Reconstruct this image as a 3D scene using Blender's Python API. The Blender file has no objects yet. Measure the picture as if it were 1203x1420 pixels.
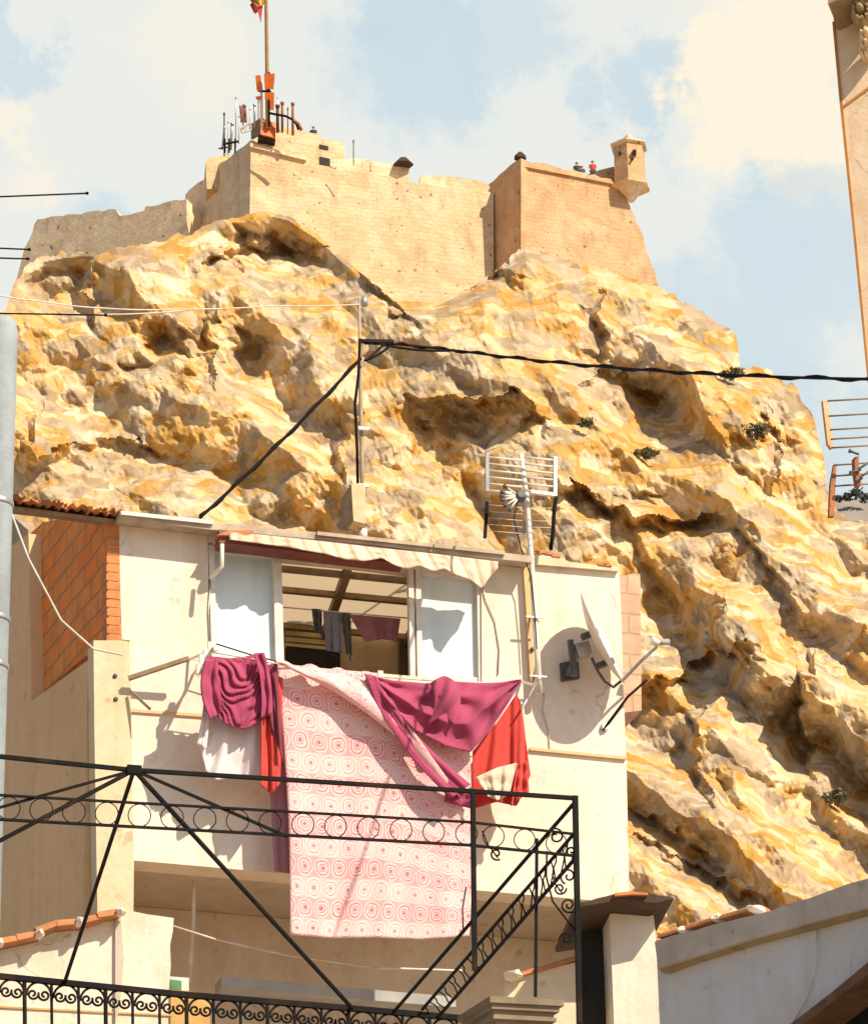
import bpy, bmesh, math, random
import numpy as np
from mathutils import Vector, Matrix
random.seed(7)
RNG = np.random.default_rng(11)
SC = bpy.context.scene
COL = SC.collection
R = math.radians

# ------------------------------------------------------------------ camera
FPX = 5200.0            # focal length in photo pixels (photo is 1203 x 1420)
PITCH, ROLL = R(24.0), 0.020
CAM = Vector((0, 0, 1.6))
R0 = Vector((1, 0, 0)); U0 = Vector((0, -math.sin(PITCH), math.cos(PITCH))); FW = Vector((0, math.cos(PITCH), math.sin(PITCH)))
RT = (R0*math.cos(ROLL) - U0*math.sin(ROLL)).normalized()
UP = (U0*math.cos(ROLL) + R0*math.sin(ROLL)).normalized()
cd = bpy.data.cameras.new('camera'); cam = bpy.data.objects.new('camera', cd); COL.objects.link(cam)
cd.sensor_width = 36; cd.lens = FPX*36/1420.0; cd.clip_start = 0.5; cd.clip_end = 9000
m = Matrix((RT, UP, -FW)).transposed().to_4x4(); m.translation = CAM
cam.matrix_world = m
SC.camera = cam

# ------------------------------------------------------------------ light
SUN_AZ, SUN_EL = R(43), R(42)          # azimuth: from the right, towards the viewer
SDIR = Vector((math.cos(SUN_EL)*math.cos(SUN_AZ), -math.cos(SUN_EL)*math.sin(SUN_AZ), math.sin(SUN_EL)))
sl = bpy.data.lights.new('sun', 'SUN'); sl.energy = 5.0; sl.angle = R(0.5); sl.color = (1.0, 0.84, 0.66)
so = bpy.data.objects.new('sun', sl); COL.objects.link(so)
so.rotation_euler = SDIR.to_track_quat('Z', 'Y').to_euler(); so.location = (60, -40, 90)
SC.view_settings.view_transform = 'Standard'; SC.view_settings.look = 'None'
SC.view_settings.exposure = 0.28; SC.view_settings.gamma = 1.0

def ray(x, y):
    return FW + RT*((x-601.5)/FPX) + UP*((710.0-y)/FPX)
def P(x, y, d):
    return CAM + ray(x, y)*d

def world():
    w = bpy.data.worlds.new('World'); SC.world = w; w.use_nodes = True
    nt = w.node_tree; nt.nodes.clear(); N = nt.nodes.new; L = nt.links.new
    out = N('ShaderNodeOutputWorld'); bg = N('ShaderNodeBackground'); L(bg.outputs[0], out.inputs[0])
    bg.inputs[1].default_value = 0.093
    sky = N('ShaderNodeTexSky'); sky.sky_type = 'NISHITA'; sky.sun_disc = False
    sky.sun_elevation = SUN_EL; sky.sun_rotation = math.atan2(SDIR.x, SDIR.y); sky.dust_density = 1.0
    tc = N('ShaderNodeTexCoord')
    n1 = N('ShaderNodeTexNoise'); n1.inputs['Scale'].default_value = 26; n1.inputs['Detail'].default_value = 7; n1.inputs['Roughness'].default_value = .7
    L(tc.outputs['Generated'], n1.inputs['Vector'])
    sub = N('ShaderNodeVectorMath'); sub.operation = 'SUBTRACT'; L(n1.outputs['Color'], sub.inputs[0]); sub.inputs[1].default_value = (.5, .5, .5)
    sc_ = N('ShaderNodeVectorMath'); sc_.operation = 'SCALE'; L(sub.outputs[0], sc_.inputs[0]); sc_.inputs['Scale'].default_value = .075
    ad = N('ShaderNodeVectorMath'); ad.operation = 'ADD'; L(tc.outputs['Generated'], ad.inputs[0]); L(sc_.outputs[0], ad.inputs[1])
    # general cloud cover, broken by noise; then openings of blue sky and banks of warm cloud in fixed directions
    n2 = N('ShaderNodeTexNoise'); n2.inputs['Scale'].default_value = 11; n2.inputs['Detail'].default_value = 5
    L(tc.outputs['Generated'], n2.inputs['Vector'])
    def blob(px, py, r0, r1):
        d = ray(px, py).normalized()
        v = N('ShaderNodeVectorMath'); v.operation = 'DISTANCE'; L(ad.outputs[0], v.inputs[0]); v.inputs[1].default_value = d
        mr = N('ShaderNodeMapRange'); mr.interpolation_type = 'SMOOTHSTEP'; L(v.outputs['Value'], mr.inputs[0])
        mr.inputs[1].default_value = (r0*.7+r1*.3)/FPX; mr.inputs[2].default_value = (r1*.8+r0*.2)/FPX; mr.inputs[3].default_value = 1; mr.inputs[4].default_value = 0
        return mr.outputs[0]
    def mx(a, b, op='MAXIMUM'):
        mnode = N('ShaderNodeMath'); mnode.operation = op; mnode.use_clamp = True
        for i, s in enumerate((a, b)):
            if isinstance(s, (int, float)): mnode.inputs[i].default_value = s
            else: L(s, mnode.inputs[i])
        return mnode.outputs[0]
    blue = blob(580, 70, 20, 190)
    for b in ((720, 40, 10, 150), (1130, 340, 60, 190), (1000, 480, 20, 220), (140, 380, 20, 130), (60, 60, 10, 90), (880, 130, 10, 110), (1180, 640, 60, 160)):
        blue = mx(blue, mx(blob(*b), .8, 'MULTIPLY'))
    warm = blob(1060, 90, 70, 190)
    for b in ((1130, 200, 50, 120, .9), (20, 260, 10, 90, .5), (280, 60, 10, 150, .45), (20, 160, 10, 70, .6)):
        warm = mx(warm, mx(blob(*b[:4]), b[4], 'MULTIPLY'))
    m1 = N('ShaderNodeMix'); m1.data_type = 'RGBA'          # pale cloud -> warm cloud
    m1.inputs[6].default_value = (7.35, 7.55, 7.2, 1); m1.inputs[7].default_value = (9.1, 8.1, 6.5, 1); L(warm, m1.inputs[0])
    hz = N('ShaderNodeMix'); hz.data_type = 'RGBA'; hz.inputs[0].default_value = .8   # thin veil over the blue
    L(sky.outputs[0], hz.inputs[6]); hz.inputs[7].default_value = (5.5, 7.2, 8.1, 1)
    m2 = N('ShaderNodeMix'); m2.data_type = 'RGBA'; L(m1.outputs[2], m2.inputs[6]); L(hz.outputs[2], m2.inputs[7])
    L(mx(mx(blue, n2.outputs[0], 'MULTIPLY'), 1.5, 'MULTIPLY'), m2.inputs[0])
    dv = N('ShaderNodeVectorMath'); dv.operation = 'DISTANCE'; L(tc.outputs['Generated'], dv.inputs[0]); dv.inputs[1].default_value = ray(601, 300).normalized()
    bank = N('ShaderNodeMapRange'); bank.interpolation_type = 'SMOOTHSTEP'; L(dv.outputs['Value'], bank.inputs[0])
    for i_, v_ in ((1, .24), (2, .72), (3, 1), (4, 0)): bank.inputs[i_].default_value = v_
    m3 = N('ShaderNodeMix'); m3.data_type = 'RGBA'; L(bank.outputs[0], m3.inputs[0]); L(sky.outputs[0], m3.inputs[6]); L(m2.outputs[2], m3.inputs[7])
    L(m3.outputs[2], bg.inputs[0])
world()

# ------------------------------------------------------------------ materials
MATS = {}
def nodes(name, rough=.85):
    ma = bpy.data.materials.new(name); ma.use_nodes = True
    nt = ma.node_tree; b = nt.nodes['Principled BSDF']; b.inputs['Roughness'].default_value = rough
    return ma, nt, b
def ramp(nt, src, stops, interp='LINEAR'):
    r = nt.nodes.new('ShaderNodeValToRGB'); r.color_ramp.interpolation = interp
    e = r.color_ramp.elements
    while len(e) < len(stops): e.new(.5)
    for i, (p, c) in enumerate(stops): e[i].position = p; e[i].color = (*c, 1)
    nt.links.new(src, r.inputs[0]); return r.outputs[0]
def noise(nt, scale, detail=4, rough=.6, vec=None, dist=0):
    n = nt.nodes.new('ShaderNodeTexNoise'); n.inputs['Scale'].default_value = scale; n.inputs['Detail'].default_value = detail
    n.inputs['Roughness'].default_value = rough; n.inputs['Distortion'].default_value = dist
    if vec is not None: nt.links.new(vec, n.inputs['Vector'])
    return n.outputs[0]
def mixc(nt, fac, a, b, mode='MIX'):
    mnode = nt.nodes.new('ShaderNodeMix'); mnode.data_type = 'RGBA'; mnode.blend_type = mode; L = nt.links.new
    for i, s in ((0, fac), (6, a), (7, b)):
        if isinstance(s, (int, float)): mnode.inputs[i].default_value = s
        elif isinstance(s, tuple): mnode.inputs[i].default_value = (*s, 1)
        else: L(s, mnode.inputs[i])
    return mnode.outputs[2]
def mth(nt, op, a, b=0.0, clamp=False):
    n = nt.nodes.new('ShaderNodeMath'); n.operation = op; n.use_clamp = clamp
    for i, s in enumerate((a, b)):
        if isinstance(s, (int, float)): n.inputs[i].default_value = s
        else: nt.links.new(s, n.inputs[i])
    return n.outputs[0]
def bump(nt, b, h, strength=.4, dist=.02):
    n = nt.nodes.new('ShaderNodeBump'); n.inputs['Strength'].default_value = strength; n.inputs['Distance'].default_value = dist
    nt.links.new(h, n.inputs['Height']); nt.links.new(n.outputs[0], b.inputs['Normal'])
def pos(nt):
    return nt.nodes.new('ShaderNodeNewGeometry').outputs['Position']
def stretch(nt, v, s):
    n = nt.nodes.new('ShaderNodeVectorMath'); n.operation = 'MULTIPLY'; nt.links.new(v, n.inputs[0]); n.inputs[1].default_value = s
    return n.outputs[0]

def M(name, c1, c2=None, scale=3.0, rough=.85, bmp=.3, bdist=.02, metal=0.0, lo=.35, hi=.65):
    if name in MATS: return MATS[name]
    ma, nt, b = nodes(name, rough); b.inputs['Metallic'].default_value = metal
    if c2 is None: c2 = tuple(x*.8 for x in c1)
    p = pos(nt)
    col = ramp(nt, noise(nt, scale, 5, .6, p), [(lo, c1), (hi, c2)])
    nt.links.new(col, b.inputs['Base Color'])
    if bmp: bump(nt, b, noise(nt, scale*6, 4, .6, p), bmp, bdist)
    MATS[name] = ma; return ma

def plaster(name, base, stain, amount=.5, stain2=None):
    if name in MATS: return MATS[name]
    ma, nt, b = nodes(name, .9); p = pos(nt)
    big = noise(nt, 1.1, 7, .72, p, .6)
    col = ramp(nt, big, [(.38, base), (.62, tuple(a*(1-amount*.6)+s*amount*.6 for a, s in zip(base, stain)))])
    streak = noise(nt, 1.0, 5, .6, stretch(nt, p, (5, 5, .55)))
    col = mixc(nt, mth(nt, 'MULTIPLY', ramp(nt, streak, [(.5, (0, 0, 0)), (.72, (1, 1, 1))]), amount*.6), col, stain)
    spots = noise(nt, 6, 3, .5, p)
    col = mixc(nt, mth(nt, 'MULTIPLY', ramp(nt, spots, [(.66, (0, 0, 0)), (.72, (1, 1, 1))]), amount*.7), col, stain2 or tuple(s*.75 for s in stain))
    wv = nt.nodes.new('ShaderNodeTexNoise'); wv.inputs['Scale'].default_value = 1.6; wv.inputs['Detail'].default_value = 5; nt.links.new(p, wv.inputs['Vector'])
    av = nt.nodes.new('ShaderNodeVectorMath'); av.operation = 'ADD'; nt.links.new(p, av.inputs[0]); nt.links.new(wv.outputs['Color'], av.inputs[1])
    ck = nt.nodes.new('ShaderNodeTexVoronoi'); ck.feature = 'DISTANCE_TO_EDGE'; ck.inputs['Scale'].default_value = .55; nt.links.new(av.outputs[0], ck.inputs['Vector'])
    line = mth(nt, 'MULTIPLY', ramp(nt, ck.outputs[0], [(0, (1, 1, 1)), (.006, (0, 0, 0))]), ramp(nt, noise(nt, .9, 3, .5, p), [(.5, (0, 0, 0)), (.58, (.6, .6, .6))]))
    col = mixc(nt, line, col, tuple(x*.5 for x in stain))
    fine = noise(nt, 3.2, 6, .75, stretch(nt, p, (1, 1, .7)))
    col = mixc(nt, mth(nt, 'MULTIPLY', ramp(nt, fine, [(.5, (0, 0, 0)), (.7, (1, 1, 1))]), amount*.45), col, stain)
    nt.links.new(col, b.inputs['Base Color'])
    bump(nt, b, mth(nt, 'ADD', noise(nt, 14, 6, .7, p), mth(nt, 'MULTIPLY', noise(nt, 2.5, 3, .5, p), 2.0)), .35, .02)
    MATS[name] = ma; return ma

def bricks(name, c1, c2, mortar, w=.3, h=.16, ms=.012):
    ma, nt, b = nodes(name, .9)
    uv = nt.nodes.new('ShaderNodeUVMap').outputs[0]
    wob = nt.nodes.new('ShaderNodeTexNoise'); wob.inputs['Scale'].default_value = 5; nt.links.new(uv, wob.inputs['Vector'])
    s = nt.nodes.new('ShaderNodeVectorMath'); s.operation = 'SCALE'; nt.links.new(wob.outputs['Color'], s.inputs[0]); s.inputs['Scale'].default_value = .03
    a = nt.nodes.new('ShaderNodeVectorMath'); a.operation = 'ADD'; nt.links.new(uv, a.inputs[0]); nt.links.new(s.outputs[0], a.inputs[1])
    br = nt.nodes.new('ShaderNodeTexBrick'); nt.links.new(a.outputs[0], br.inputs['Vector'])
    br.inputs['Color1'].default_value = (*c1, 1); br.inputs['Color2'].default_value = (*c2, 1); br.inputs['Mortar'].default_value = (*mortar, 1)
    br.inputs['Scale'].default_value = 1; br.inputs['Brick Width'].default_value = w; br.inputs['Row Height'].default_value = h
    br.inputs['Mortar Size'].default_value = ms; br.inputs['Mortar Smooth'].default_value = .3; br.inputs['Bias'].default_value = 0
    p = pos(nt)
    col = mixc(nt, ramp(nt, noise(nt, 4, 5, .6, p), [(.45, (0, 0, 0)), (.75, (.6, .6, .6))]), br.outputs['Color'], tuple(x*.55 for x in c2))
    nt.links.new(col, b.inputs['Base Color'])
    hgt = mth(nt, 'SUBTRACT', mth(nt, 'MULTIPLY', noise(nt, 30, 3, .6, p), .3), br.outputs['Fac'])
    bump(nt, b, hgt, .7, .015)
    MATS[name] = ma; return ma

def rock_mat():
    ma, nt, b = nodes('sandstone_rock', .95); p = pos(nt); L = nt.links.new
    warp = nt.nodes.new('ShaderNodeTexNoise'); warp.inputs['Scale'].default_value = .35; warp.inputs['Detail'].default_value = 4; L(p, warp.inputs['Vector'])
    s = nt.nodes.new('ShaderNodeVectorMath'); s.operation = 'SCALE'; L(warp.outputs['Color'], s.inputs[0]); s.inputs['Scale'].default_value = .6
    a = nt.nodes.new('ShaderNodeVectorMath'); a.operation = 'ADD'; L(p, a.inputs[0]); L(s.outputs[0], a.inputs[1])
    def vor(scale):
        v = nt.nodes.new('ShaderNodeTexVoronoi'); v.inputs['Scale'].default_value = scale; L(a.outputs[0], v.inputs['Vector'])
        sp = nt.nodes.new('ShaderNodeSeparateColor'); L(v.outputs['Color'], sp.inputs[0]); return sp.outputs[0]
    f = mth(nt, 'ADD', mth(nt, 'MULTIPLY', vor(.5), .38), mth(nt, 'MULTIPLY', noise(nt, .08, 7, .7, p), .62))
    f = mth(nt, 'ADD', mth(nt, 'MULTIPLY', vor(.95), .26), mth(nt, 'MULTIPLY', f, .74))
    col = ramp(nt, f, [(.31, (.46, .24, .042)), (.41, (.53, .305, .08)), (.48, (.58, .37, .135)), (.55, (.62, .435, .20)), (.63, (.66, .50, .285)), (.73, (.70, .565, .385))])
    # grey lichen-covered and weathered patches
    g = mth(nt, 'ADD', mth(nt, 'MULTIPLY', noise(nt, .09, 6, .7, stretch(nt, p, (1, 1, 1.4)), .1), .6), mth(nt, 'MULTIPLY', vor(.55), .40))
    gf = ramp(nt, g, [(.49, (0, 0, 0)), (.55, (.7, .7, .7)), (.75, (.95, .95, .95))])
    col = mixc(nt, gf, col, ramp(nt, vor(1.0), [(.1, (.29, .215, .125)), (.5, (.40, .31, .20)), (.9, (.52, .42, .29))]))
    crack = nt.nodes.new('ShaderNodeTexVoronoi'); crack.feature = 'DISTANCE_TO_EDGE'; crack.inputs['Scale'].default_value = .8; L(a.outputs[0], crack.inputs['Vector'])
    col = mixc(nt, mth(nt, 'MULTIPLY', ramp(nt, crack.outputs[0], [(0.0, (1, 1, 1)), (.025, (0, 0, 0))]), ramp(nt, noise(nt, .5, 3, .5, p), [(.5, (0, 0, 0)), (.6, (.5, .5, .5))])), col, (.22, .14, .06))
    pits = ramp(nt, noise(nt, 2.6, 3, .6, p), [(.69, (0, 0, 0)), (.73, (.8, .8, .8))])
    col = mixc(nt, pits, col, (.20, .13, .06))
    L(col, b.inputs['Base Color'])
    h = mth(nt, 'ADD', noise(nt, 1.2, 7, .7, p), mth(nt, 'MULTIPLY', vor(1.4), .35))
    bump(nt, b, h, .3, .25)
    return ma

def castle_mat(name, c1, c2, c3):
    ma, nt, b = nodes(name, .95); p = pos(nt)
    uv = nt.nodes.new('ShaderNodeUVMap').outputs[0]
    br = nt.nodes.new('ShaderNodeTexBrick'); wn = nt.nodes.new('ShaderNodeTexNoise'); wn.inputs['Scale'].default_value = .9; wn.inputs['Detail'].default_value = 4; nt.links.new(p, wn.inputs['Vector'])
    wsn = nt.nodes.new('ShaderNodeVectorMath'); wsn.operation = 'SCALE'; nt.links.new(wn.outputs['Color'], wsn.inputs[0]); wsn.inputs['Scale'].default_value = .5
    wa = nt.nodes.new('ShaderNodeVectorMath'); wa.operation = 'ADD'; nt.links.new(uv, wa.inputs[0]); nt.links.new(wsn.outputs[0], wa.inputs[1]); nt.links.new(wa.outputs[0], br.inputs['Vector'])
    br.inputs['Color1'].default_value = (*c1, 1); br.inputs['Color2'].default_value = (*c2, 1); br.inputs['Mortar'].default_value = (*[x*.86 for x in c2], 1)
    br.inputs['Scale'].default_value = 1; br.inputs['Brick Width'].default_value = .62; br.inputs['Row Height'].default_value = .34; br.inputs['Mortar Size'].default_value = .02
    br.inputs['Mortar Smooth'].default_value = 1
    col = mixc(nt, ramp(nt, noise(nt, .35, 6, .65, p, .5), [(.4, (0, 0, 0)), (.62, (.85, .85, .85))]), br.outputs['Color'], c3)
    vb = nt.nodes.new('ShaderNodeTexVoronoi'); vb.inputs['Scale'].default_value = .9; nt.links.new(stretch(nt, p, (1, 1, 1.7)), vb.inputs['Vector'])
    sb = nt.nodes.new('ShaderNodeSeparateColor'); nt.links.new(vb.outputs['Color'], sb.inputs[0])
    col = mixc(nt, mth(nt, 'MULTIPLY', sb.outputs[0], .35), col, tuple(x*.62 for x in c2))
    col = mixc(nt, ramp(nt, noise(nt, .22, 5, .7, p, .8), [(.52, (0, 0, 0)), (.66, (.6, .6, .6))]), col, tuple(min(1, x*1.12+.04) for x in c3))
    col = mixc(nt, ramp(nt, noise(nt, 1.1, 4, .6, stretch(nt, p, (1, 1, .35))), [(.55, (0, 0, 0)), (.72, (.55, .55, .55))]), col, tuple(x*.55 for x in c2))
    col = mixc(nt, ramp(nt, noise(nt, 2.4, 2, .5, p), [(.69, (0, 0, 0)), (.72, (.9, .9, .9))]), col, (.20, .12, .06))
    nt.links.new(col, b.inputs['Base Color'])
    bump(nt, b, mth(nt, 'ADD', noise(nt, 1.1, 6, .7, p), mth(nt, 'MULTIPLY', br.outputs['Fac'], -.3)), .5, .2)
    return ma

def rose_mat():
    ma, nt, b = nodes('rose_print_cotton', .9)
    uv = nt.nodes.new('ShaderNodeUVMap').outputs[0]
    p = pos(nt)
    wob = nt.nodes.new('ShaderNodeTexNoise'); wob.inputs['Scale'].default_value = 14; nt.links.new(uv, wob.inputs['Vector'])
    s = nt.nodes.new('ShaderNodeVectorMath'); s.operation = 'SCALE'; nt.links.new(wob.outputs['Color'], s.inputs[0]); s.inputs['Scale'].default_value = .02
    ad = nt.nodes.new('ShaderNodeVectorMath'); ad.operation = 'ADD'; nt.links.new(uv, ad.inputs[0]); nt.links.new(s.outputs[0], ad.inputs[1])
    sp = nt.nodes.new('ShaderNodeSeparateXYZ'); nt.links.new(stretch(nt, ad.outputs[0], (11, 13, 1)), sp.inputs[0])
    row = mth(nt, 'FLOOR', sp.outputs[1])
    par = mth(nt, 'MODULO', row, 2.0)
    ux = mth(nt, 'ADD', sp.outputs[0], mth(nt, 'MULTIPLY', par, .5))
    fx = mth(nt, 'ABSOLUTE', mth(nt, 'SUBTRACT', mth(nt, 'FRACT', ux), .5)); fy = mth(nt, 'ABSOLUTE', mth(nt, 'SUBTRACT', mth(nt, 'FRACT', sp.outputs[1]), .5))
    d = mth(nt, 'POWER', mth(nt, 'ADD', mth(nt, 'POWER', mth(nt, 'MULTIPLY', fx, 2.1), 2.4), mth(nt, 'POWER', mth(nt, 'MULTIPLY', fy, 2.0), 2.4)), 1/2.4)
    d = mth(nt, 'ADD', d, mth(nt, 'MULTIPLY', mth(nt, 'SUBTRACT', noise(nt, 34, 3, .6, uv), .5), .30))
    ink = ramp(nt, d, [(.0, (1, 1, 1)), (.17, (.95, .95, .95)), (.24, (.12, .12, .12)), (.32, (.2, .2, .2)), (.39, (.8, .8, .8)), (.46, (.15, .15, .15)), (.6, (.12, .12, .12)), (.70, (.95, .95, .95)), (.77, (.25, .25, .25)), (.88, (.12, .12, .12)), (.97, (.42, .42, .42))])
    cell = nt.nodes.new('ShaderNodeTexWhiteNoise'); cell.noise_dimensions = '2D'
    cv = nt.nodes.new('ShaderNodeCombineXYZ'); nt.links.new(mth(nt, 'FLOOR', ux), cv.inputs[0]); nt.links.new(row, cv.inputs[1]); nt.links.new(cv.outputs[0], cell.inputs['Vector'])
    strength = mth(nt, 'ADD', mth(nt, 'MULTIPLY', par, .6), mth(nt, 'ADD', .72, mth(nt, 'MULTIPLY', cell.outputs['Value'], .3)))
    f = mth(nt, 'MULTIPLY', ink, strength, True)
    hem = ramp(nt, sp.outputs[0], [(0.0, (.45, .45, .45)), (.02, (0, 0, 0))])
    col = mixc(nt, mth(nt, 'MAXIMUM', f, hem), (.85, .70, .66), (.72, .17, .19))
    nt.links.new(col, b.inputs['Base Color'])
    bump(nt, b, noise(nt, 25, 4, .6, p), .25, .01)
    return ma

def fabric(name, c, c2=None):
    if name in MATS: return MATS[name]
    ma, nt, b = nodes(name, .85); p = pos(nt)
    col = ramp(nt, noise(nt, 4, 4, .6, p), [(.35, c), (.7, c2 or tuple(x*.75 for x in c))])
    nt.links.new(col, b.inputs['Base Color']); b.inputs['Sheen Weight'].default_value = .15
    bump(nt, b, mth(nt, 'ADD', noise(nt, 60, 2, .5, p), noise(nt, 9, 3, .6, stretch(nt, p, (1, 1, .3)))), .3, .012)
    MATS[name] = ma; return ma

def striped():
    ma, nt, b = nodes('striped_awning_canvas', .9)
    uv = nt.nodes.new('ShaderNodeUVMap').outputs[0]
    sp = nt.nodes.new('ShaderNodeSeparateXYZ'); nt.links.new(uv, sp.inputs[0])
    f = mth(nt, 'FRACT', mth(nt, 'MULTIPLY', sp.outputs[0], 17.0))
    col = ramp(nt, f, [(0, (.72, .60, .45)), (.45, (.72, .60, .45)), (.5, (.60, .40, .26)), (.68, (.60, .40, .26)), (.73, (.70, .55, .40))])
    col = mixc(nt, ramp(nt, noise(nt, 3, 4, .6, pos(nt)), [(.45, (0, 0, 0)), (.7, (.5, .5, .5))]), col, (.4, .3, .2))
    nt.links.new(col, b.inputs['Base Color']); MATS['striped'] = ma; return ma

WHITE = plaster('white_plaster', (.86, .765, .65), (.58, .44, .28), .62)
WALL2 = plaster('cream_plaster', (.80, .655, .45), (.50, .36, .19), .75)
PEACH = plaster('peach_plaster', (.80, .535, .29), (.56, .36, .16), .6)
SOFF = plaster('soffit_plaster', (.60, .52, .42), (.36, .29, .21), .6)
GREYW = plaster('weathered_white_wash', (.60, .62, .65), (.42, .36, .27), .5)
COPE = plaster('coping_cement', (.60, .54, .46), (.33, .27, .2), .8)
CHURCH = plaster('church_ashlar', (.84, .67, .46), (.55, .30, .10), .45)
BRICK = bricks('orange_hollow_brick', (.92, .235, .025), (.80, .31, .075), (.42, .22, .11), .36, .19, .012)
PBRICK = bricks('pink_brick', (.74, .45, .29), (.66, .38, .24), (.55, .36, .24), .32, .2, .012)
ROCK = rock_mat()
CAST = castle_mat('castle_masonry', (.76, .54, .31), (.70, .48, .26), (.78, .60, .38))
CASTR = castle_mat('bastion_masonry', (.68, .42, .22), (.62, .37, .18), (.66, .44, .25))
CASTG = castle_mat('old_wall_and_shade_masonry', (.86, .655, .41), (.80, .58, .35), (.88, .71, .47))
def dull(ma): ma.node_tree.nodes['Principled BSDF'].inputs['Specular IOR Level'].default_value = .15; return ma
IRON = M('black_iron', (.007, .007, .007), (.045, .022, .010), 5, .75, .3, .004, 0.0, .52, .78)
WMET = M('white_painted_metal', (.80, .77, .70), (.66, .60, .50), 7, .45, .1, .004)
GALV = M('galvanised_steel', (.55, .55, .53), (.40, .39, .37), 12, .4, .1, .004, .6)
RUST = M('rusty_steel', (.45, .17, .05), (.28, .10, .04), 10, .8, .3, .006)
DGREY = M('dark_grey_plastic', (.07, .075, .08), (.11, .11, .11), 10, .5, .1, .004)
DISHW = M('white_dish_paint', (.82, .77, .66), (.70, .62, .50), 5, .4, .05, .004)
def frost():
    ma, nt, b = nodes('frosted_glass', .28); p = pos(nt)
    a = noise(nt, 1.0, 4, .6, stretch(nt, p, (5, 5, .5))); c = noise(nt, 2.2, 5, .65, p)
    col = ramp(nt, mth(nt, 'ADD', mth(nt, 'MULTIPLY', a, .6), mth(nt, 'MULTIPLY', c, .4)), [(.36, (.56, .655, .665)), (.5, (.66, .755, .76)), (.64, (.74, .81, .80))])
    nt.links.new(col, b.inputs['Base Color']); bump(nt, b, a, .15, .01); return ma
FROST = frost()
TILE = M('terracotta_tile', (.62, .25, .09), (.42, .17, .07), 6, .85, .4, .01)
TILE2 = M('old_brown_tile', (.085, .05, .028), (.045, .03, .02), 6, .9, .5, .02)
CORR = M('weathered_roof_sheet', (.56, .47, .35), (.36, .29, .2), 5, .8, .3, .01)
MARO = M('maroon_awning_box', (.15, .04, .035), (.22, .07, .05), 6, .6, .2, .006)
WOOD = M('dark_wood', (.16, .08, .035), (.09, .045, .02), 8, .7, .4, .01)
LWOOD = M('weathered_wood', (.36, .26, .15), (.22, .15, .08), 8, .8, .4, .01)
CEIL = M('cream_ceiling_panel', (.78, .66, .42), (.68, .54, .3), 3, .7, .1, .01)
def translucent(name, c):
    ma, nt, b = nodes(name, .6); tr = nt.nodes.new('ShaderNodeBsdfTranslucent'); tr.inputs[0].default_value = (*c, 1)
    b.inputs['Base Color'].default_value = (*c, 1); mxs = nt.nodes.new('ShaderNodeMixShader'); mxs.inputs[0].default_value = .5
    nt.links.new(b.outputs[0], mxs.inputs[1]); nt.links.new(tr.outputs[0], mxs.inputs[2]); nt.links.new(mxs.outputs[0], nt.nodes['Material Output'].inputs[0]); return ma
PANEL = translucent('yellowed_plastic_sheet', (.80, .64, .40))
DARKIN = M('dark_interior_and_shade', (.022, .02, .017), (.014, .013, .012), 5, .8, .2, .01)  # near-black for openings, also painted shade below the small roof
ORNG = M('orange_painted_metal', (.85, .19, .025), (.66, .13, .02), 3, .5, .1, .01)
BLUEG = M('blue_grey_sheet', (.42, .44, .43), (.3, .31, .31), 4, .7, .2, .01)
GREENP = M('green_paint', (.10, .28, .10), (.07, .2, .07), 8, .6, .1, .005)
OCHRE = M('ochre_plaster', (.66, .42, .14), (.5, .3, .1), 4, .9, .3, .02)
POLEM = plaster('grey_concrete', (.35, .405, .43), (.20, .235, .25), .8)
PIERST = plaster('worn_pier_stone', (.30, .23, .15), (.13, .10, .07), .9)
STONE = plaster('carved_limestone', (.42, .31, .17), (.20, .14, .07), .8)
dull(IRON)
BLACKC = M('black_cable', (.007, .007, .007), (.014, .012, .01), 9, .8, .2, .004)
dull(BLACKC)
WCABLE = M('white_cable', (.74, .69, .6), (.55, .5, .42), 9, .6, .1, .004)
LEAF = M('dry_green_leaf', (.13, .125, .065), (.22, .19, .10), 3, .8, 0)
FARLEAF = M('far_pine_leaf', (.06, .075, .06), (.09, .10, .08), 1, .8, 0)
SKIN = M('skin', (.5, .3, .2), None, 20, .6, 0)
MAG = fabric('magenta_cloth', (.40, .050, .125), (.32, .04, .10))
REDC = fabric('red_cloth', (.62, .055, .035), (.48, .035, .03))
CREAMC = fabric('cream_cloth', (.70, .58, .44), (.6, .48, .34))
WHITEC = fabric('white_cloth', (.80, .72, .70), (.70, .58, .60))
DKC = fabric('dark_grey_cloth', (.07, .07, .085), (.05, .05, .06))
GRC = fabric('mid_grey_cloth', (.24, .23, .26), (.16, .16, .18))
MAUVE = fabric('mauve_cloth', (.40, .15, .18), (.3, .11, .13))
OLIVE = fabric('dull_green_cloth', (.12, .10, .06), (.09, .08, .05))
BLK = fabric('black_cloth', (.02, .02, .022), (.03, .03, .03))
MARC = fabric('maroon_cloth', (.22, .03, .06), (.17, .025, .05))
FRED = fabric('flag_red', (.66, .05, .03)); FYEL = fabric('flag_yellow', (.80, .46, .03))
ROSE = rose_mat(); STRIPE = striped()

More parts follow.
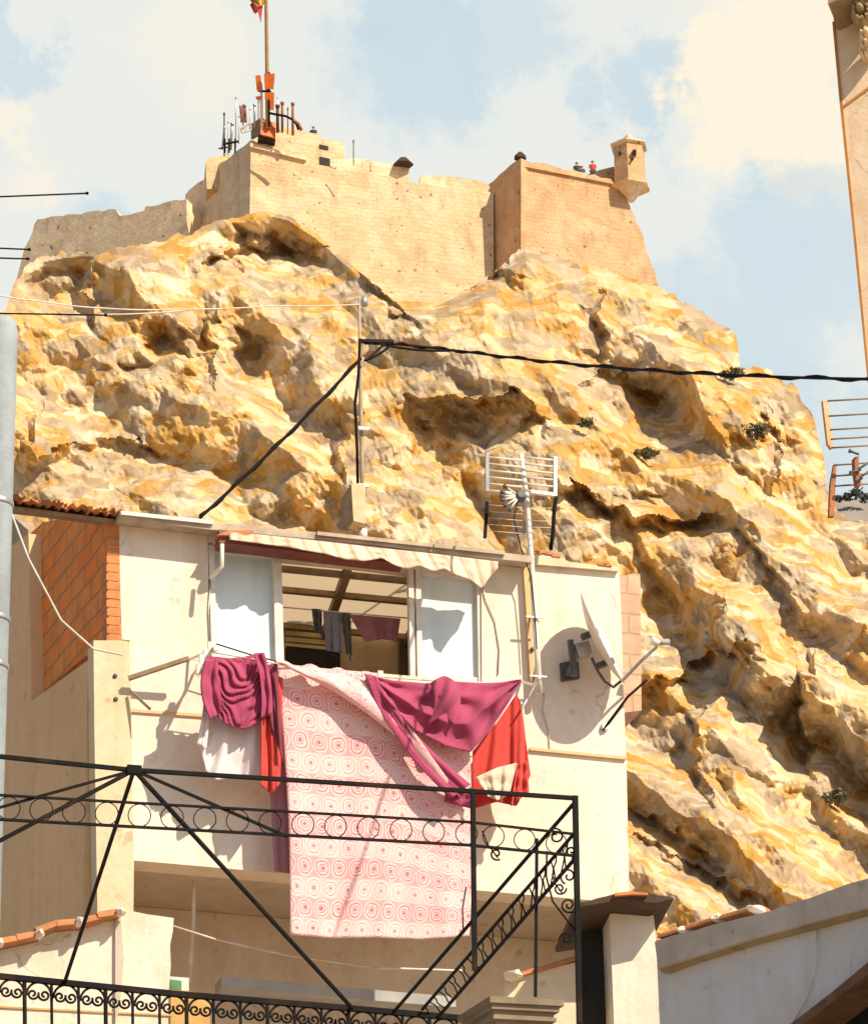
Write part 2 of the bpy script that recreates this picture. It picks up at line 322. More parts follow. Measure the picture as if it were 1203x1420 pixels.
# ------------------------------------------------------------------ mesh helpers
class MB:
    def __init__(s): s.v = []; s.f = []; s.uv = {}; s.sm = set()
    def poly(s, pts, uvs=None):
        i = len(s.v); s.v += [Vector(p) for p in pts]; s.f.append(tuple(range(i, i+len(pts))))
        if uvs: s.uv[len(s.f)-1] = uvs
        return s
    def prism(s, pts, vec):
        n = len(pts); i = len(s.v); a = [Vector(p) for p in pts]; s.v += a + [p+vec for p in a]
        s.f.append(tuple(range(i, i+n))); s.f.append(tuple(range(i+2*n-1, i+n-1, -1)))
        for k in range(n):
            j = (k+1) % n; s.f.append((i+k, i+n+k, i+n+j, i+j))
        return s
    def loft(s, A, B):
        n = len(A); i = len(s.v); s.v += [Vector(p) for p in A] + [Vector(p) for p in B]
        s.f.append(tuple(range(i, i+n))); s.f.append(tuple(range(i+2*n-1, i+n-1, -1)))
        for k in range(n):
            j = (k+1) % n; s.f.append((i+k, i+n+k, i+n+j, i+j))
        return s
    def box(s, c, ax, ay, az):
        c, ax, ay, az = map(Vector, (c, ax, ay, az))
        return s.prism([c-ax-ay-az, c+ax-ay-az, c+ax+ay-az, c-ax+ay-az], az*2)
    def bar(s, a, b, w, h=None, up=Vector((0, 0, 1))):
        a, b = Vector(a), Vector(b); h = h or w; d = (b-a).normalized(); x = d.cross(up)
        if x.length < 1e-3: x = d.cross(Vector((1, 0, 0)))
        x.normalize(); y = x.cross(d).normalized()
        return s.prism([a-x*w/2-y*h/2, a+x*w/2-y*h/2, a+x*w/2+y*h/2, a-x*w/2+y*h/2], b-a)
    def tube(s, pts, r, n=8, r2=None, caps=True):
        pts = [Vector(p) for p in pts]; k = len(pts); i0 = len(s.v); prev = None
        for q in range(k):
            t = (pts[min(q+1, k-1)] - pts[max(q-1, 0)]).normalized()
            if prev is None:
                x = t.cross(Vector((0, 0, 1)))
                if x.length < .05: x = t.cross(Vector((1, 0, 0)))
            else: x = prev - t*prev.dot(t)
            x.normalize(); prev = x; y = t.cross(x)
            rr = r if r2 is None else r + (r2-r)*q/(k-1)
            for j in range(n):
                a = 2*math.pi*j/n; s.v.append(pts[q] + (x*math.cos(a) + y*math.sin(a))*rr)
        for q in range(k-1):
            for j in range(n):
                jj = (j+1) % n; a = i0+q*n
                s.sm.add(len(s.f)); s.f.append((a+j, a+jj, a+n+jj, a+n+j))
        if caps:
            s.f.append(tuple(i0+j for j in range(n))[::-1]); s.f.append(tuple(i0+(k-1)*n+j for j in range(n)))
        return s
    def lathe(s, base, prof, n=16, up=Vector((0, 0, 1)), ph=0.0):
        base = Vector(base); up = up.normalized(); x = up.cross(Vector((0, 1, 0)))
        if x.length < .1: x = up.cross(Vector((1, 0, 0)))
        x.normalize(); y = up.cross(x); i0 = len(s.v)
        for (r, h) in prof:
            for j in range(n):
                a = ph+2*math.pi*j/n; s.v.append(base + up*h + (x*math.cos(a) + y*math.sin(a))*max(r, 1e-4))
        for q in range(len(prof)-1):
            for j in range(n):
                jj = (j+1) % n; a = i0+q*n
                if n > 8: s.sm.add(len(s.f))
                s.f.append((a+j, a+jj, a+n+jj, a+n+j))
        s.f.append(tuple(i0+j for j in range(n))[::-1]); s.f.append(tuple(i0+(len(prof)-1)*n+j for j in range(n)))
        return s
    def sheet(s, g, smooth=True, su=1.0, sv=1.0):
        nv, nu = len(g), len(g[0]); i0 = len(s.v)
        for row in g: s.v += [Vector(p) for p in row]
        for a in range(nv-1):
            for b in range(nu-1):
                i = i0+a*nu+b; k = len(s.f); s.f.append((i, i+1, i+nu+1, i+nu))
                if smooth: s.sm.add(k)
                u0, u1, v0, v1 = su*b/(nu-1), su*(b+1)/(nu-1), sv*(1-a/(nv-1)), sv*(1-(a+1)/(nv-1))
                s.uv[k] = [(u0, v0), (u1, v0), (u1, v1), (u0, v1)]
        return s
    def build(s, name, mat, parent=None, label=None, cat=None, group=None, kind=None, loc=None, thick=0, recalc=True):
        vs = s.v
        if parent is not None: L = WL[parent.name]
        elif loc is not None: L = Vector(loc)
        else:
            xs = [v.x for v in vs]; ys = [v.y for v in vs]; zs = [v.z for v in vs]
            L = Vector(((min(xs)+max(xs))/2, (min(ys)+max(ys))/2, min(zs)))
        me = bpy.data.meshes.new(name); me.from_pydata([v-L for v in vs], [], s.f)
        uvl = me.uv_layers.new(name='UVMap')
        for p in me.polygons:
            if p.index in s.uv:
                for li, uv in zip(p.loop_indices, s.uv[p.index]): uvl.data[li].uv = uv
            else:
                n = p.normal
                if abs(n.z) > .8: tx, ty = Vector((1, 0, 0)), Vector((0, 1, 0))
                else:
                    tx = Vector((0, 0, 1)).cross(n).normalized(); ty = Vector((0, 0, 1))
                for li in p.loop_indices:
                    c = me.vertices[me.loops[li].vertex_index].co + L; uvl.data[li].uv = (c.dot(tx), c.dot(ty))
            p.use_smooth = p.index in s.sm
        if recalc and not thick:
            bm = bmesh.new(); bm.from_mesh(me); bmesh.ops.recalc_face_normals(bm, faces=bm.faces); bm.to_mesh(me); bm.free()
        me.materials.append(mat)
        o = bpy.data.objects.new(name, me); COL.objects.link(o)
        if parent is not None: o.parent = parent
        else: o.location = L
        WL[o.name] = L
        if thick:
            md = o.modifiers.new('thickness', 'SOLIDIFY'); md.thickness = thick; md.offset = 0
        tag(o, label, cat, group, kind); return o
WL = {}
def tag(o, label=None, cat=None, group=None, kind=None):
    for k, v in (('label', label), ('category', cat), ('group', group), ('kind', kind)):
        if v: o[k] = v
def thing(name, label, cat, loc, group=None):
    o = bpy.data.objects.new(name, None); COL.objects.link(o); o.location = loc; o.empty_display_size = .2
    WL[o.name] = Vector(loc); tag(o, label, cat, group); return o

def lump(c, a, b, d, seed=0):
    rs = random.Random(seed); g = MB(); n = 8
    for i in range(1, 5):
        th = math.pi*i/5
        for j in range(n):
            ph = 6.2832*j/n; k = rs.uniform(.8, 1.2); g.v.append(c + a*(k*math.sin(th)*math.cos(ph)) + b*(k*math.sin(th)*math.sin(ph)) + d*(k*math.cos(th)))
    for i in range(3):
        for j in range(n): jj = (j+1) % n; g.f.append((i*n+j, i*n+jj, (i+1)*n+jj, (i+1)*n+j))
    g.f.append(tuple(range(n))); g.f.append(tuple(3*n+j for j in range(n))[::-1]); return g
class Plane:
    def __init__(s, p, d):
        s.p = Vector(p); s.e = Vector((d[0], d[1], 0)).normalized(); s.n = Vector((s.e.y, -s.e.x, 0))
        if s.n.y > 0: s.n = -s.n
    def off(s, L):
        q = Plane(s.p, s.e); q.n = s.n; q.p = s.p + s.n*L; return q
    def at(s, x, y):
        r = ray(x, y); return CAM + r*((s.p-CAM).dot(s.n)/r.dot(s.n))
    def pts(s, l): return [s.at(*q) for q in l]
    def side(s, n):      # plane with an explicit horizontal normal
        q = Plane(s.p, s.e); q.n = Vector((n[0], n[1], 0)).normalized(); return q

def resamp(pl, n):
    pl = np.array(pl, float); d = np.r_[0, np.cumsum(np.hypot(*np.diff(pl, axis=0).T))]
    t = np.linspace(0, d[-1], n); return np.c_[np.interp(t, d, pl[:, 0]), np.interp(t, d, pl[:, 1])]
def cloth(plane, top, bot, off0, off1=None, fold=.02, waves=5, ph=0, nu=40, nv=26, sag=0.0, side=None, wrinkle=.006, tw=0.0):
    """a hanging sheet between a top and a bottom pixel line on planes off0..off1 metres before the wall"""
    off1 = off0 if off1 is None else off1
    T, B = resamp(top, nu), resamp(bot, nu); g = []
    rs = np.random.default_rng(int(ph*100)+nu)
    a = rs.uniform(0, 6.28, 8)
    for i in range(nv):
        v = i/(nv-1); row = []
        for j in range(nu):
            u = j/(nu-1); q = T[j]*(1-v) + B[j]*v
            if side: q = q + np.array([side[0](v)*(1-u) + side[1](v)*u, 0])
            ww = u + tw*v
            o = off0*(1-v)+off1*v + fold*(.35+.65*v)*(math.sin(ww*waves*6.28+ph) + .45*math.sin(ww*waves*2.3*6.28+a[0]+v*2)) \
                + wrinkle*(abs(math.sin(u*9+v*7+a[1])) + math.sin(u*5-v*13+a[2]) + .6*abs(math.sin(u*17-v*5+a[3]))) + sag*math.sin(v*3.14)
            row.append(plane.off(o).at(q[0], q[1]))
        g.append(row)
    return MB().sheet(g)

def spiral(plane, cx, cy, r, turns, a0, n=26, dirn=1):
    return [plane.at(cx + r*(1-.8*t)*math.cos(a0+dirn*turns*6.283*t), cy + r*(1-.8*t)*math.sin(a0+dirn*turns*6.283*t)) for t in [k/n for k in range(n+1)]]
def cable(pts, sag=0, n=24):
    out = []
    for a, b in zip(pts[:-1], pts[1:]):
        for k in range(n):
            t = k/n; q = a.lerp(b, t); q.z -= sag*4*t*(1-t); out.append(q)
    return out + [pts[-1]]

# ================================================================== SETTING: ground and rock hill
def ground():
    g = MB(); s = 4000
    g.poly([(-s, -s, 0), (s, -s, 0), (s, s, 0), (-s, s, 0)])
    g.build('ground', M('pale_street_paving', (.38, .31, .23), (.30, .245, .18), .6, .9, .3, .02), kind='structure', loc=(0, 0, 0))
ground()

def hash2(ix, iy, s):
    h = (ix.astype(np.int64)*374761393 + iy.astype(np.int64)*668265263 + s*1442695041) & 0x7fffffff
    h = ((h ^ (h >> 13))*1274126177) & 0x7fffffff
    return ((h ^ (h >> 16)) & 0xffff)/65535.0
def vnoise(x, y, s):
    ix, iy = np.floor(x), np.floor(y); fx, fy = x-ix, y-iy; fx = fx*fx*(3-2*fx); fy = fy*fy*(3-2*fy)
    return (hash2(ix, iy, s)*(1-fx)+hash2(ix+1, iy, s)*fx)*(1-fy) + (hash2(ix, iy+1, s)*(1-fx)+hash2(ix+1, iy+1, s)*fx)*fy
def fbm(x, y, s, o=5, g=.5):
    t = 0; a = 1; tot = 0
    for k in range(o):
        t = t + a*(vnoise(x, y, s+k)-.5); tot += a; a *= g; x = x*2.03+1.7; y = y*2.03+5.1
    return t/tot
def ridged(x, y, s, o=4):
    t = 0; a = 1; tot = 0
    for k in range(o):
        t = t + a*(1-np.abs(2*vnoise(x, y, s+k)-1)); tot += a; a *= .5; x = x*2.1+3.3; y = y*2.1+1.9
    return t/tot
def facets(x, y, s, grad):
    ix, iy = np.floor(x), np.floor(y); best = np.full(x.shape, 9.0); out = np.zeros(x.shape)
    for dx in (-1, 0, 1):
        for dy in (-1, 0, 1):
            cx, cy = ix+dx, iy+dy
            px, py = cx+hash2(cx, cy, s), cy+hash2(cx, cy, s+1); d = (x-px)**2+(y-py)**2
            val = (hash2(cx, cy, s+2)-.5) + grad*((hash2(cx, cy, s+3)-.5)*(x-px) + (hash2(cx, cy, s+4)-.5)*(y-py))
            mk = d < best; best = np.where(mk, d, best); out = np.where(mk, val, out)
    return out

ROCKTOP = [(-420, 640), (-260, 560), (-120, 520), (-40, 470), (8, 430), (20, 388), (34, 372), (60, 358), (90, 352), (170, 348), (230, 332), (258, 326), (300, 306), (345, 296), (372, 294), (400, 300), (440, 326), (480, 362),
           (520, 396), (560, 418), (600, 420), (640, 404), (684, 380), (700, 364), (712, 350), (728, 340), (750, 352), (790, 366), (850, 374), (915, 404), (960, 425), (996, 448), (1021, 466), (1025, 507), (1062, 512), (1106, 541), (1110, 556), (1130, 588), (1143, 640), (1147, 690), (1160, 714), (1203, 724), (1300, 760), (1420, 830), (1640, 930)]
# overhanging lips: polyline in x, how deep the hollow under it is (m), and how far it reaches down (px)
LIPS = [([(272, 372), (300, 352), (345, 340), (385, 342), (430, 350), (446, 346)], 3.0, 44), ([(555, 556), (600, 548), (650, 556), (700, 543), (745, 562), (760, 600)], 4.0, 66),
        ([(494, 372), (540, 420), (588, 462)], 3.4, 22), ([(770, 664), (830, 688), (880, 716), (950, 722), (1008, 708)], 4.5, 50), ([(866, 1150), (915, 1172), (1000, 1222), (1070, 1252)], 3.0, 26),
        ([(872, 1120), (940, 1150), (1010, 1202)], 2.4, 18), ([(30, 640), (90, 620), (170, 600), (235, 622)], 2.4, 44), ([(868, 962), (940, 930), (1030, 892), (1064, 900)], 3.5, 60), ([(790, 540), (850, 508), (900, 540), (932, 575)], 2.6, 46)]
# steps that turn a face to the left (towards shade): polyline in y, depth (m), reach to the left (px)
STEPS = [([(300, 420), (292, 470), (300, 540)], 3.5, 30), ([(1012, 730), (1062, 770), (1100, 830), (1112, 880)], 2.6, 26), ([(704, 346), (690, 400)], 2.0, 24),
         ([(1005, 820), (990, 880), (1040, 930)], 4.0, 60), ([(130, 360), (120, 420), (150, 470)], 3.0, 40), ([(830, 400), (845, 470), (830, 530)], 2.5, 30),
         ([(1130, 900), (1110, 980), (1130, 1080)], 4.5, 60), ([(500, 560), (470, 640), (490, 740)], 3.0, 60), ([(1060, 560), (1085, 640), (1060, 700)], 2.5, 34), ([(60, 560), (40, 640)], 3, 30), ([(980, 960), (960, 1040), (990, 1120)], 3.0, 40)]
HOLLOWS = [(235, 495, 46, 42, 6), (360, 355, 70, 22, 5), (660, 590, 80, 26, 5), (590, 640, 46, 40, 4.5), (700, 395, 36, 16, 3), (960, 860, 60, 50, 4), (1060, 620, 36, 26, 3), (60, 420, 40, 30, 3), (830, 700, 70, 22, 3.5), (350, 500, 36, 34, 3), (1000, 770, 40, 40, 3)]
def rock_hill():
    nx, ny = 1060, 680
    xs = np.linspace(-420, 1640, nx)
    tp = np.array(ROCKTOP, float)
    yt = np.interp(xs, tp[:, 0], tp[:, 1]); yt = yt + (16*fbm(xs/19, xs*0+3.3, 91, 4) + 6*facets(xs/13, xs*0+.5, 55, .5) + 3*facets(xs/5, xs*0+.5, 57, .5))*np.where((xs > 250) & (xs < 700), .5, 1)
    t = np.linspace(0, 1, ny)[:, None]
    Y = np.repeat(278*(1-t) + 1560*t, nx, 1); X = np.repeat(xs[None, :], ny, 0)
    from mathutils.kdtree import KDTree            # points above the skyline are drawn to the nearest point of it
    sx = np.arange(-420, 1640.1, .8); sy = np.interp(sx, xs, yt); seg = np.r_[0, np.cumsum(np.hypot(np.diff(sx), np.diff(sy)))]
    ss = np.arange(0, seg[-1], 1.0); sx, sy = np.interp(ss, seg, sx), np.interp(ss, seg, sy)
    kd = KDTree(len(sx)); [kd.insert((a_, b_, 0), i_) for i_, (a_, b_) in enumerate(zip(sx, sy))]; kd.balance()
    OUT = Y < yt[None, :]
    for i_, j_ in zip(*np.nonzero(OUT)):
        q_ = kd.find((X[i_, j_], Y[i_, j_], 0))[0]; X[i_, j_], Y[i_, j_] = q_[0], q_[1]
    def tri(x, y, sd):
        ix, iy = np.floor(x), np.floor(y); fx, fy = x-ix, y-iy
        a, b_, c_, d_ = hash2(ix, iy, sd), hash2(ix+1, iy, sd), hash2(ix, iy+1, sd), hash2(ix+1, iy+1, sd)
        return np.where(fx > fy, a + fx*(b_-a) + fy*(d_-b_), a + fy*(c_-a) + fx*(d_-c_)) - .5
    def depth(X, Y):
        dist = np.full(Y.shape, 1e3)
        for ox in range(-40, 41): dist = np.minimum(dist, np.hypot(ox, Y - np.interp(X+ox, tp[:, 0], tp[:, 1])))
        wx = X + 60*fbm(X/90, Y/90, 1, 5) ; wy = Y + 60*fbm(X/90, Y/90, 21, 5)
        D = 190 + 66*(1260-Y)/930.0
        amp = np.clip(dist/26.0, .2, 1)
        D = D - 10*fbm(X/300, Y/240, 5, 3)*amp
        def rot(x, y, deg, sx, sy): c1, s1 = math.cos(R(deg)), math.sin(R(deg)); return (x*c1+y*s1)/sx, (-x*s1+y*c1)/sy
        w2x, w2y = X + 26*fbm(X/60, Y/60, 41, 3), Y + 26*fbm(X/60, Y/60, 61, 3)
        D = D + 7.5*tri(*rot(wx, wy, 28, 150, 74), 3)*amp + 2.4*tri(*rot(w2x, w2y, -34, 66, 44), 7)*amp + 1.2*tri(*rot(w2x, w2y, 17, 32, 22), 15)*amp + .5*tri(*rot(X, Y, -52, 14, 10), 19)*amp + .2*tri(*rot(X, Y, 40, 6.5, 5), 23)*amp
        # broken ridges running down to the right on the right shoulder
        u_, v_ = rot(wx, wy, 38, 1, 1); rm = np.clip((X-700)/160, 0, 1)*np.clip((Y-430)/80, 0, 1)
        D = D - 3.8*rm*(1-np.abs(2*np.mod(v_/118 + .25*tri(u_/60, v_/60, 97), 1)-1))*amp
        jx, jy = X + 22*tri(X/17, Y/15, 71) + 5*tri(X/7, Y/7, 75), Y + 22*tri(X/16, Y/14, 81) + 5*tri(X/7, Y/7, 85)
        sm = lambda z: np.clip(z, 0, 1)**2*(3-2*np.clip(z, 0, 1))
        for pl, a, ln in LIPS:
            q = np.array(pl, float); yf = np.interp(jx, q[:, 0], q[:, 1]); tt = (jy-yf)/ln
            xm = sm((X-q[0, 0])/45+.3)*sm((q[-1, 0]-X)/45+.3)
            D = D + .62*a*xm*sm(tt*ln/14)*np.clip(1-np.clip(tt, 0, 1), 0, 1) - .25*a*xm*np.where(tt <= 0, np.exp(np.clip(tt*1.2, -20, 0)), 0)
        for pl, a, ln in STEPS:
            q = np.array(pl, float); xf = np.interp(jy, q[:, 1], q[:, 0]); tt = (xf-jx)/ln
            ym = sm((Y-q[0, 1])/45+.3)*sm((q[-1, 1]-Y)/45+.3)
            D = D + .75*a*ym*sm(tt*ln/14)*np.clip(1-np.clip(tt, 0, 1), 0, 1) - .25*a*ym*np.where(tt <= 0, np.exp(np.clip(tt*1.2, -20, 0)), 0)
        for (cx, cy, rx, ry, a) in HOLLOWS:
            ex, ey = (jx+wx-X-cx)/rx, (jy+wy-Y-cy)/ry; r_ = np.maximum(np.maximum(np.abs(.9*ex+.35*ey), np.abs(-.5*ex+.9*ey)), np.abs(.45*ex+.95*ey)*.95); D = D + .5*a*np.clip((1.1-r_)/.65, 0, 1)
        D = D + .08*fbm(X/6, Y/6, 77, 3)*amp
        return D
    D = depth(X, Y)
    rt, up, fw, c = map(np.array, (RT, UP, FW, CAM))
    V = c + (fw + ((X-601.5)/FPX)[..., None]*rt + ((710-Y)/FPX)[..., None]*up)*D[..., None]
    V = V.reshape(ny, nx, 3)
    sk = []
    for k in range(1, 15):
        r_ = V[-1].copy(); q = k/14; r_[:, 2] = r_[:, 2]*(1-q) - 2*q; r_[:, 1] -= 46*q + 5*(tri(xs/90+.3*k, xs*0+k*.55, 131)+.5*tri(xs/33, xs*0+k*.9, 133))*math.sin(3.14*q); sk.append(r_)
    V = np.concatenate([V, np.array(sk)], 0); ny = V.shape[0]
    L = np.array([0, 220, 0.0])
    idx = np.arange(ny*nx).reshape(ny, nx)
    F = np.stack([idx[:-1, :-1], idx[1:, :-1], idx[1:, 1:], idx[:-1, 1:]], -1).reshape(-1, 4)
    OUT = np.concatenate([OUT, np.zeros((len(sk), nx), bool)], 0)
    keep = ~(OUT[:-1, :-1] & OUT[1:, :-1] & OUT[1:, 1:] & OUT[:-1, 1:]).reshape(-1); F = F[keep]
    V = V.reshape(-1, 3)
    # the back of the crag falls away behind the skyline
    bx, by = sx[::3], sy[::3]; bd = depth(bx[None, :], by[None, :])[0]
    e0 = c + (fw + ((bx-601.5)/FPX)[:, None]*rt + ((710-by)/FPX)[:, None]*up)*bd[:, None]
    n0, nb_ = len(V), len(bx); e1, e2 = e0 + np.array([0, 9, -1.5]), e0 + np.array([0, 60, -34.0])
    V = np.concatenate([V, e0, e1, e2], 0); ib = np.arange(nb_-1)
    F = np.concatenate([F] + [np.stack([n0+q*nb_+ib, n0+q*nb_+ib+1, n0+(q+1)*nb_+ib+1, n0+(q+1)*nb_+ib], -1) for q in (0, 1)], 0)
    me = bpy.data.meshes.new('rock_hill'); me.vertices.add(len(V)); me.vertices.foreach_set('co', (V-L).reshape(-1).astype(np.float32))
    me.loops.add(F.size); me.loops.foreach_set('vertex_index', F.reshape(-1).astype(np.int32))
    me.polygons.add(len(F)); me.polygons.foreach_set('loop_start', np.arange(0, F.size, 4, dtype=np.int32)); me.update(calc_edges=True); me.polygons.foreach_set('use_smooth', np.zeros(len(F), dtype=bool))
    me.materials.append(ROCK)
    o = bpy.data.objects.new('hill', me); COL.objects.link(o); o.location = L; o['kind'] = 'structure'; o['label'] = 'ochre sandstone crag rising behind the house up to the castle'
    return xs, yt, X, Y, D
RX = rock_hill()
def rock_at(x, y):
    xs, yt, X, Y, D = RX
    j = int(np.argmin(abs(xs-x))); i = int(np.argmin(abs(Y[:, j]-y))); return P(x, y, D[i, j])

def far_hill():
    g = MB(); pts = [(1100, 712), (1150, 694), (1175, 690), (1203, 694), (1300, 688), (1500, 700), (1700, 740)]
    A = [P(x, y, 520) for x, y in pts]; B = [p + Vector((0, 30, -30)) for p in A]
    lo = [Vector((p.x, p.y-260, -1)) for p in A[::-1]]
    n0 = len(A); rows = [[a.lerp(l, t) + Vector((0, 0, 9*math.sin(t*3.14)*math.sin(i*1.7+t*5))) for i, (a, l) in enumerate(zip(A, lo[::-1]))] for t in [k/10 for k in range(11)]]
    g.sheet([[p + Vector((0, 260, -p.z-1)) for p in A]] + rows)
    g.build('distant_hill', M('distant_scrub_slope', (.36, .31, .26), (.26, .23, .18), .05, .95, .2, .5), kind='structure')
    rs = random.Random(4)
    for k, (x, y, s) in enumerate([(1162, 691, 5), (1174, 689, 6), (1186, 684, 9), (1198, 690, 7)]):
        t = thing('pine_tree', ['low dark pine at the left end of the far ridge', 'second small pine along the far ridge', 'tallest dark pine on the far ridge behind the red aerial', 'rounded pine on the far ridge at the church edge'][k], 'tree', P(x, y+4, 515), 'trees on the far ridge')
        px = 515/FPX; MB().tube([P(x, y+6, 515), P(x, y-1, 515)], .15, 6).build('trunk', WOOD, t)
        c = MB()
        for q in range(160):
            v = Vector((rs.gauss(0, 1), rs.gauss(0, 1), rs.gauss(0, .7)))*s*px*.45 + P(x, y, 515)
            a = Vector((rs.uniform(-1, 1), rs.uniform(-1, 1), rs.uniform(-1, 1)))*.25; b = Vector((rs.uniform(-1, 1), rs.uniform(-1, 1), rs.uniform(-1, 1)))*.25
            c.poly([v-a, v+b, v+a, v-b])
        c.build('crown', FARLEAF, t, recalc=False)
far_hill()

def shrub(x, y, w, h, label, k):
    rs = random.Random(k); b = rock_at(x, y+h*.4) - FW*1.0; px = b.dot(FW)/FPX
    t = thing('shrub', label, 'shrub', b, 'shrubs growing on the crag')
    c = MB(); s = MB()
    for q in range(7):
        e = b + Vector((rs.uniform(-1, 1)*w*.4, rs.uniform(-.5, .3), rs.uniform(.3, .9)*h))*px; s.tube([b, b.lerp(e, .5)+Vector((0, 0, .1)), e], .05, 5, .015)
        for z in range(38):
            v = e + Vector((rs.gauss(0, w*.17), rs.gauss(0, w*.1), rs.gauss(0, h*.15)))*px
            a = Vector((rs.uniform(-1, 1), rs.uniform(-1, 1), rs.uniform(-1, 1)))*.16; d = Vector((rs.uniform(-1, 1), rs.uniform(-1, 1), rs.uniform(-1, 1)))*.13
            c.poly([v-a, v+d, v+a, v-d])
    s.build('stem', WOOD, t); c.build('foliage', LEAF, t, recalc=False)
for k, a in enumerate([(1047, 602, 36, 22, 'dark green shrub on the right shoulder of the crag'), (1014, 522, 24, 16, 'small shrub just under the black cable on the crag edge'),
                       (1158, 1108, 28, 22, 'dark shrub low on the crag near the right edge'),
                       (895, 632, 30, 12, 'sparse shrub on a ledge above the pale ridge'), (812, 588, 22, 10, 'small shrub on the crag below the cable')]):
    shrub(*a, k+30)

# ================================================================== CASTLE
KW = Plane(P(348, 297, 264), (1, .30)); KL = Plane(P(348, 297, 264), (-1, 1.6))
KB = Plane(P(722, 345, 265.6), (1, .38)); KBL = Plane(P(722, 345, 265.6), (-1, 1.6))
KO = Plane(P(258, 320, 268), (1, -.72))
AWAY = Vector((-.1, 1, 0))
def jag(pl, step=8, a=1.7, s=1):
    rs = random.Random(s); out = []
    for (x0, y0), (x1, y1) in zip(pl[:-1], pl[1:]):
        n = max(1, int(math.hypot(x1-x0, y1-y0)/step))
        for k in range(n): out.append((x0+(x1-x0)*k/n + (rs.uniform(-a, a)*.6 if k else 0), y0+(y1-y0)*k/n + (rs.uniform(-a, a) if k else 0)))
    return out + [pl[-1]]
castle = thing('castle', 'sandstone hilltop castle with angled bastions and a corner turret', 'castle', P(500, 430, 266))
def castle_build():
    t = castle
    g = MB(); g.prism(KW.pts(jag([(348, 194), (424, 215), (431, 230), (478, 236), (500, 237), (560, 250), (620, 259), (684, 268)], s=2) + [(684, 520), (344, 420)]), AWAY*9)
    g.build('curtain_wall', CAST, t)
    g = MB(); g.prism(KL.pts([(348, 194)] + [(344, 420), (250, 420), (257, 274)] + jag([(257, 270), (300, 232), (345, 196)], s=4)[:-1]), Vector((.8, 1.2, 0))*6)
    g.build('bastion', CASTG, t)
    # moulding below the parapet of the left bastion
    g = MB(); g.prism(KW.off(.25).pts([(347, 198), (425, 218), (425, 222), (347, 203)]), AWAY*.6); g.build('string_course', CASTG, t)
    g = MB(); g.prism(KO.pts(jag([(34, 345), (52, 304), (104, 297), (160, 290), (166, 299), (200, 292), (202, 286), (259, 276)], s=5) + [(259, 400), (20, 400)]), Vector((.4, 1, 0))*5)
    g.build('outer_wall', CASTG, t)
    # tower block behind the wall head with two windows
    B2 = KW.off(-1.6)
    g = MB(); g.prism(B2.pts([(352, 186), (366, 176), (384, 174), (412, 180), (440, 186), (446, 192), (478, 197), (478, 246), (352, 214)]), AWAY*5); tw = g.build('tower_block', CAST, t)
    for q in ([(443, 200), (455, 202.5), (455, 208), (443, 205.5)], [(443, 217), (457.5, 220), (457.5, 230), (443, 227)]):
        MB().prism(B2.off(.06).pts(q), AWAY*.3).build('window', DARKIN, tw)
    g = MB(); g.prism(B2.off(-3).pts([(285, 224), (290, 219), (318, 213), (330, 232), (330, 262), (287, 262)]), AWAY*3); g.build('rear_parapet', CAST, t)
    for q, mt in (([(458, 222), (496, 219), (500, 222), (500, 244), (458, 236)], CASTG), ([(500, 220), (513, 222), (513, 246), (500, 243)], CAST), ([(514, 223), (553, 229), (553, 254), (514, 248)], CASTG),
                  ([(553, 228), (567, 231), (567, 256), (553, 254)], CAST), ([(582, 244), (618, 243), (618, 262), (582, 258)], CASTG), ([(618, 243), (668, 251), (684, 262), (684, 276), (618, 264)], CAST)):
        MB().prism(KW.off(-.5).pts(q), AWAY*2.4).build('parapet', mt, t)
    c = KW.off(-.2).at(559, 229); g = MB().lathe(c, [(.75, 0), (.7, .12), (.35, .5), (.1, .62)], 6); g.build('roof_cap', TILE2, t)
    # right bastion
    g = MB(); g.prism(KB.pts([(722, 219)] + jag([(724, 221), (790, 236), (858, 250), (868, 276), (888, 320), (905, 372), (916, 406)], s=8) + [(930, 470), (722, 470)]), AWAY*12)
    g.build('bastion', CASTR, t)
    g = MB(); g.prism(KBL.pts([(722, 219), (722, 470), (672, 470), (672, 263)] + jag([(672, 261), (700, 236), (719, 219)], s=9)[:-1]), Vector((1, 1, 0))*7)
    g.build('bastion_flank', CASTR, t)
    g = MB(); g.prism(KB.off(.2).pts([(722, 226), (800, 241), (850, 252), (850, 255), (722, 230)]), AWAY*.5); g.build('string_course', CASTR, t)
    g = MB(); g.prism(KB.off(-1.4).pts([(812, 243), (830, 236), (850, 231), (872, 234), (872, 262), (812, 250)]), AWAY*1.5); g.build('parapet', CASTR, t)
    # corner turret (bartizan)
    px = 262/FPX; b = KB.off(.3).at(874, 262); up = Vector((0, 0, 1))
    S = 1/math.cos(PITCH)
    body = MB().lathe(b, [(25.5*px, 0), (24.5*px, 4*px*S), (23.5*px, 60*px*S)], 6, ph=.35); tb = body.build('turret', CASTR, t)
    MB().lathe(b, [(4*px, -19*px*S), (9*px, -12*px*S), (10*px, -10*px*S), (17*px, -5*px*S), (18*px, -3.5*px*S), (22*px, -1*px*S), (29*px, 0*px), (30*px, 2*px*S), (24*px, 3.5*px*S)], 6, ph=.35).build('corbel', CASTG, tb)
    MB().lathe(b, [(24*px, 59*px*S), (28.5*px, 61*px*S), (28.5*px, 63.5*px*S), (7*px, 74*px*S), (5*px, 79*px*S), (2*px, 81*px*S)], 6, ph=.35).build('turret_roof', CASTG, tb)
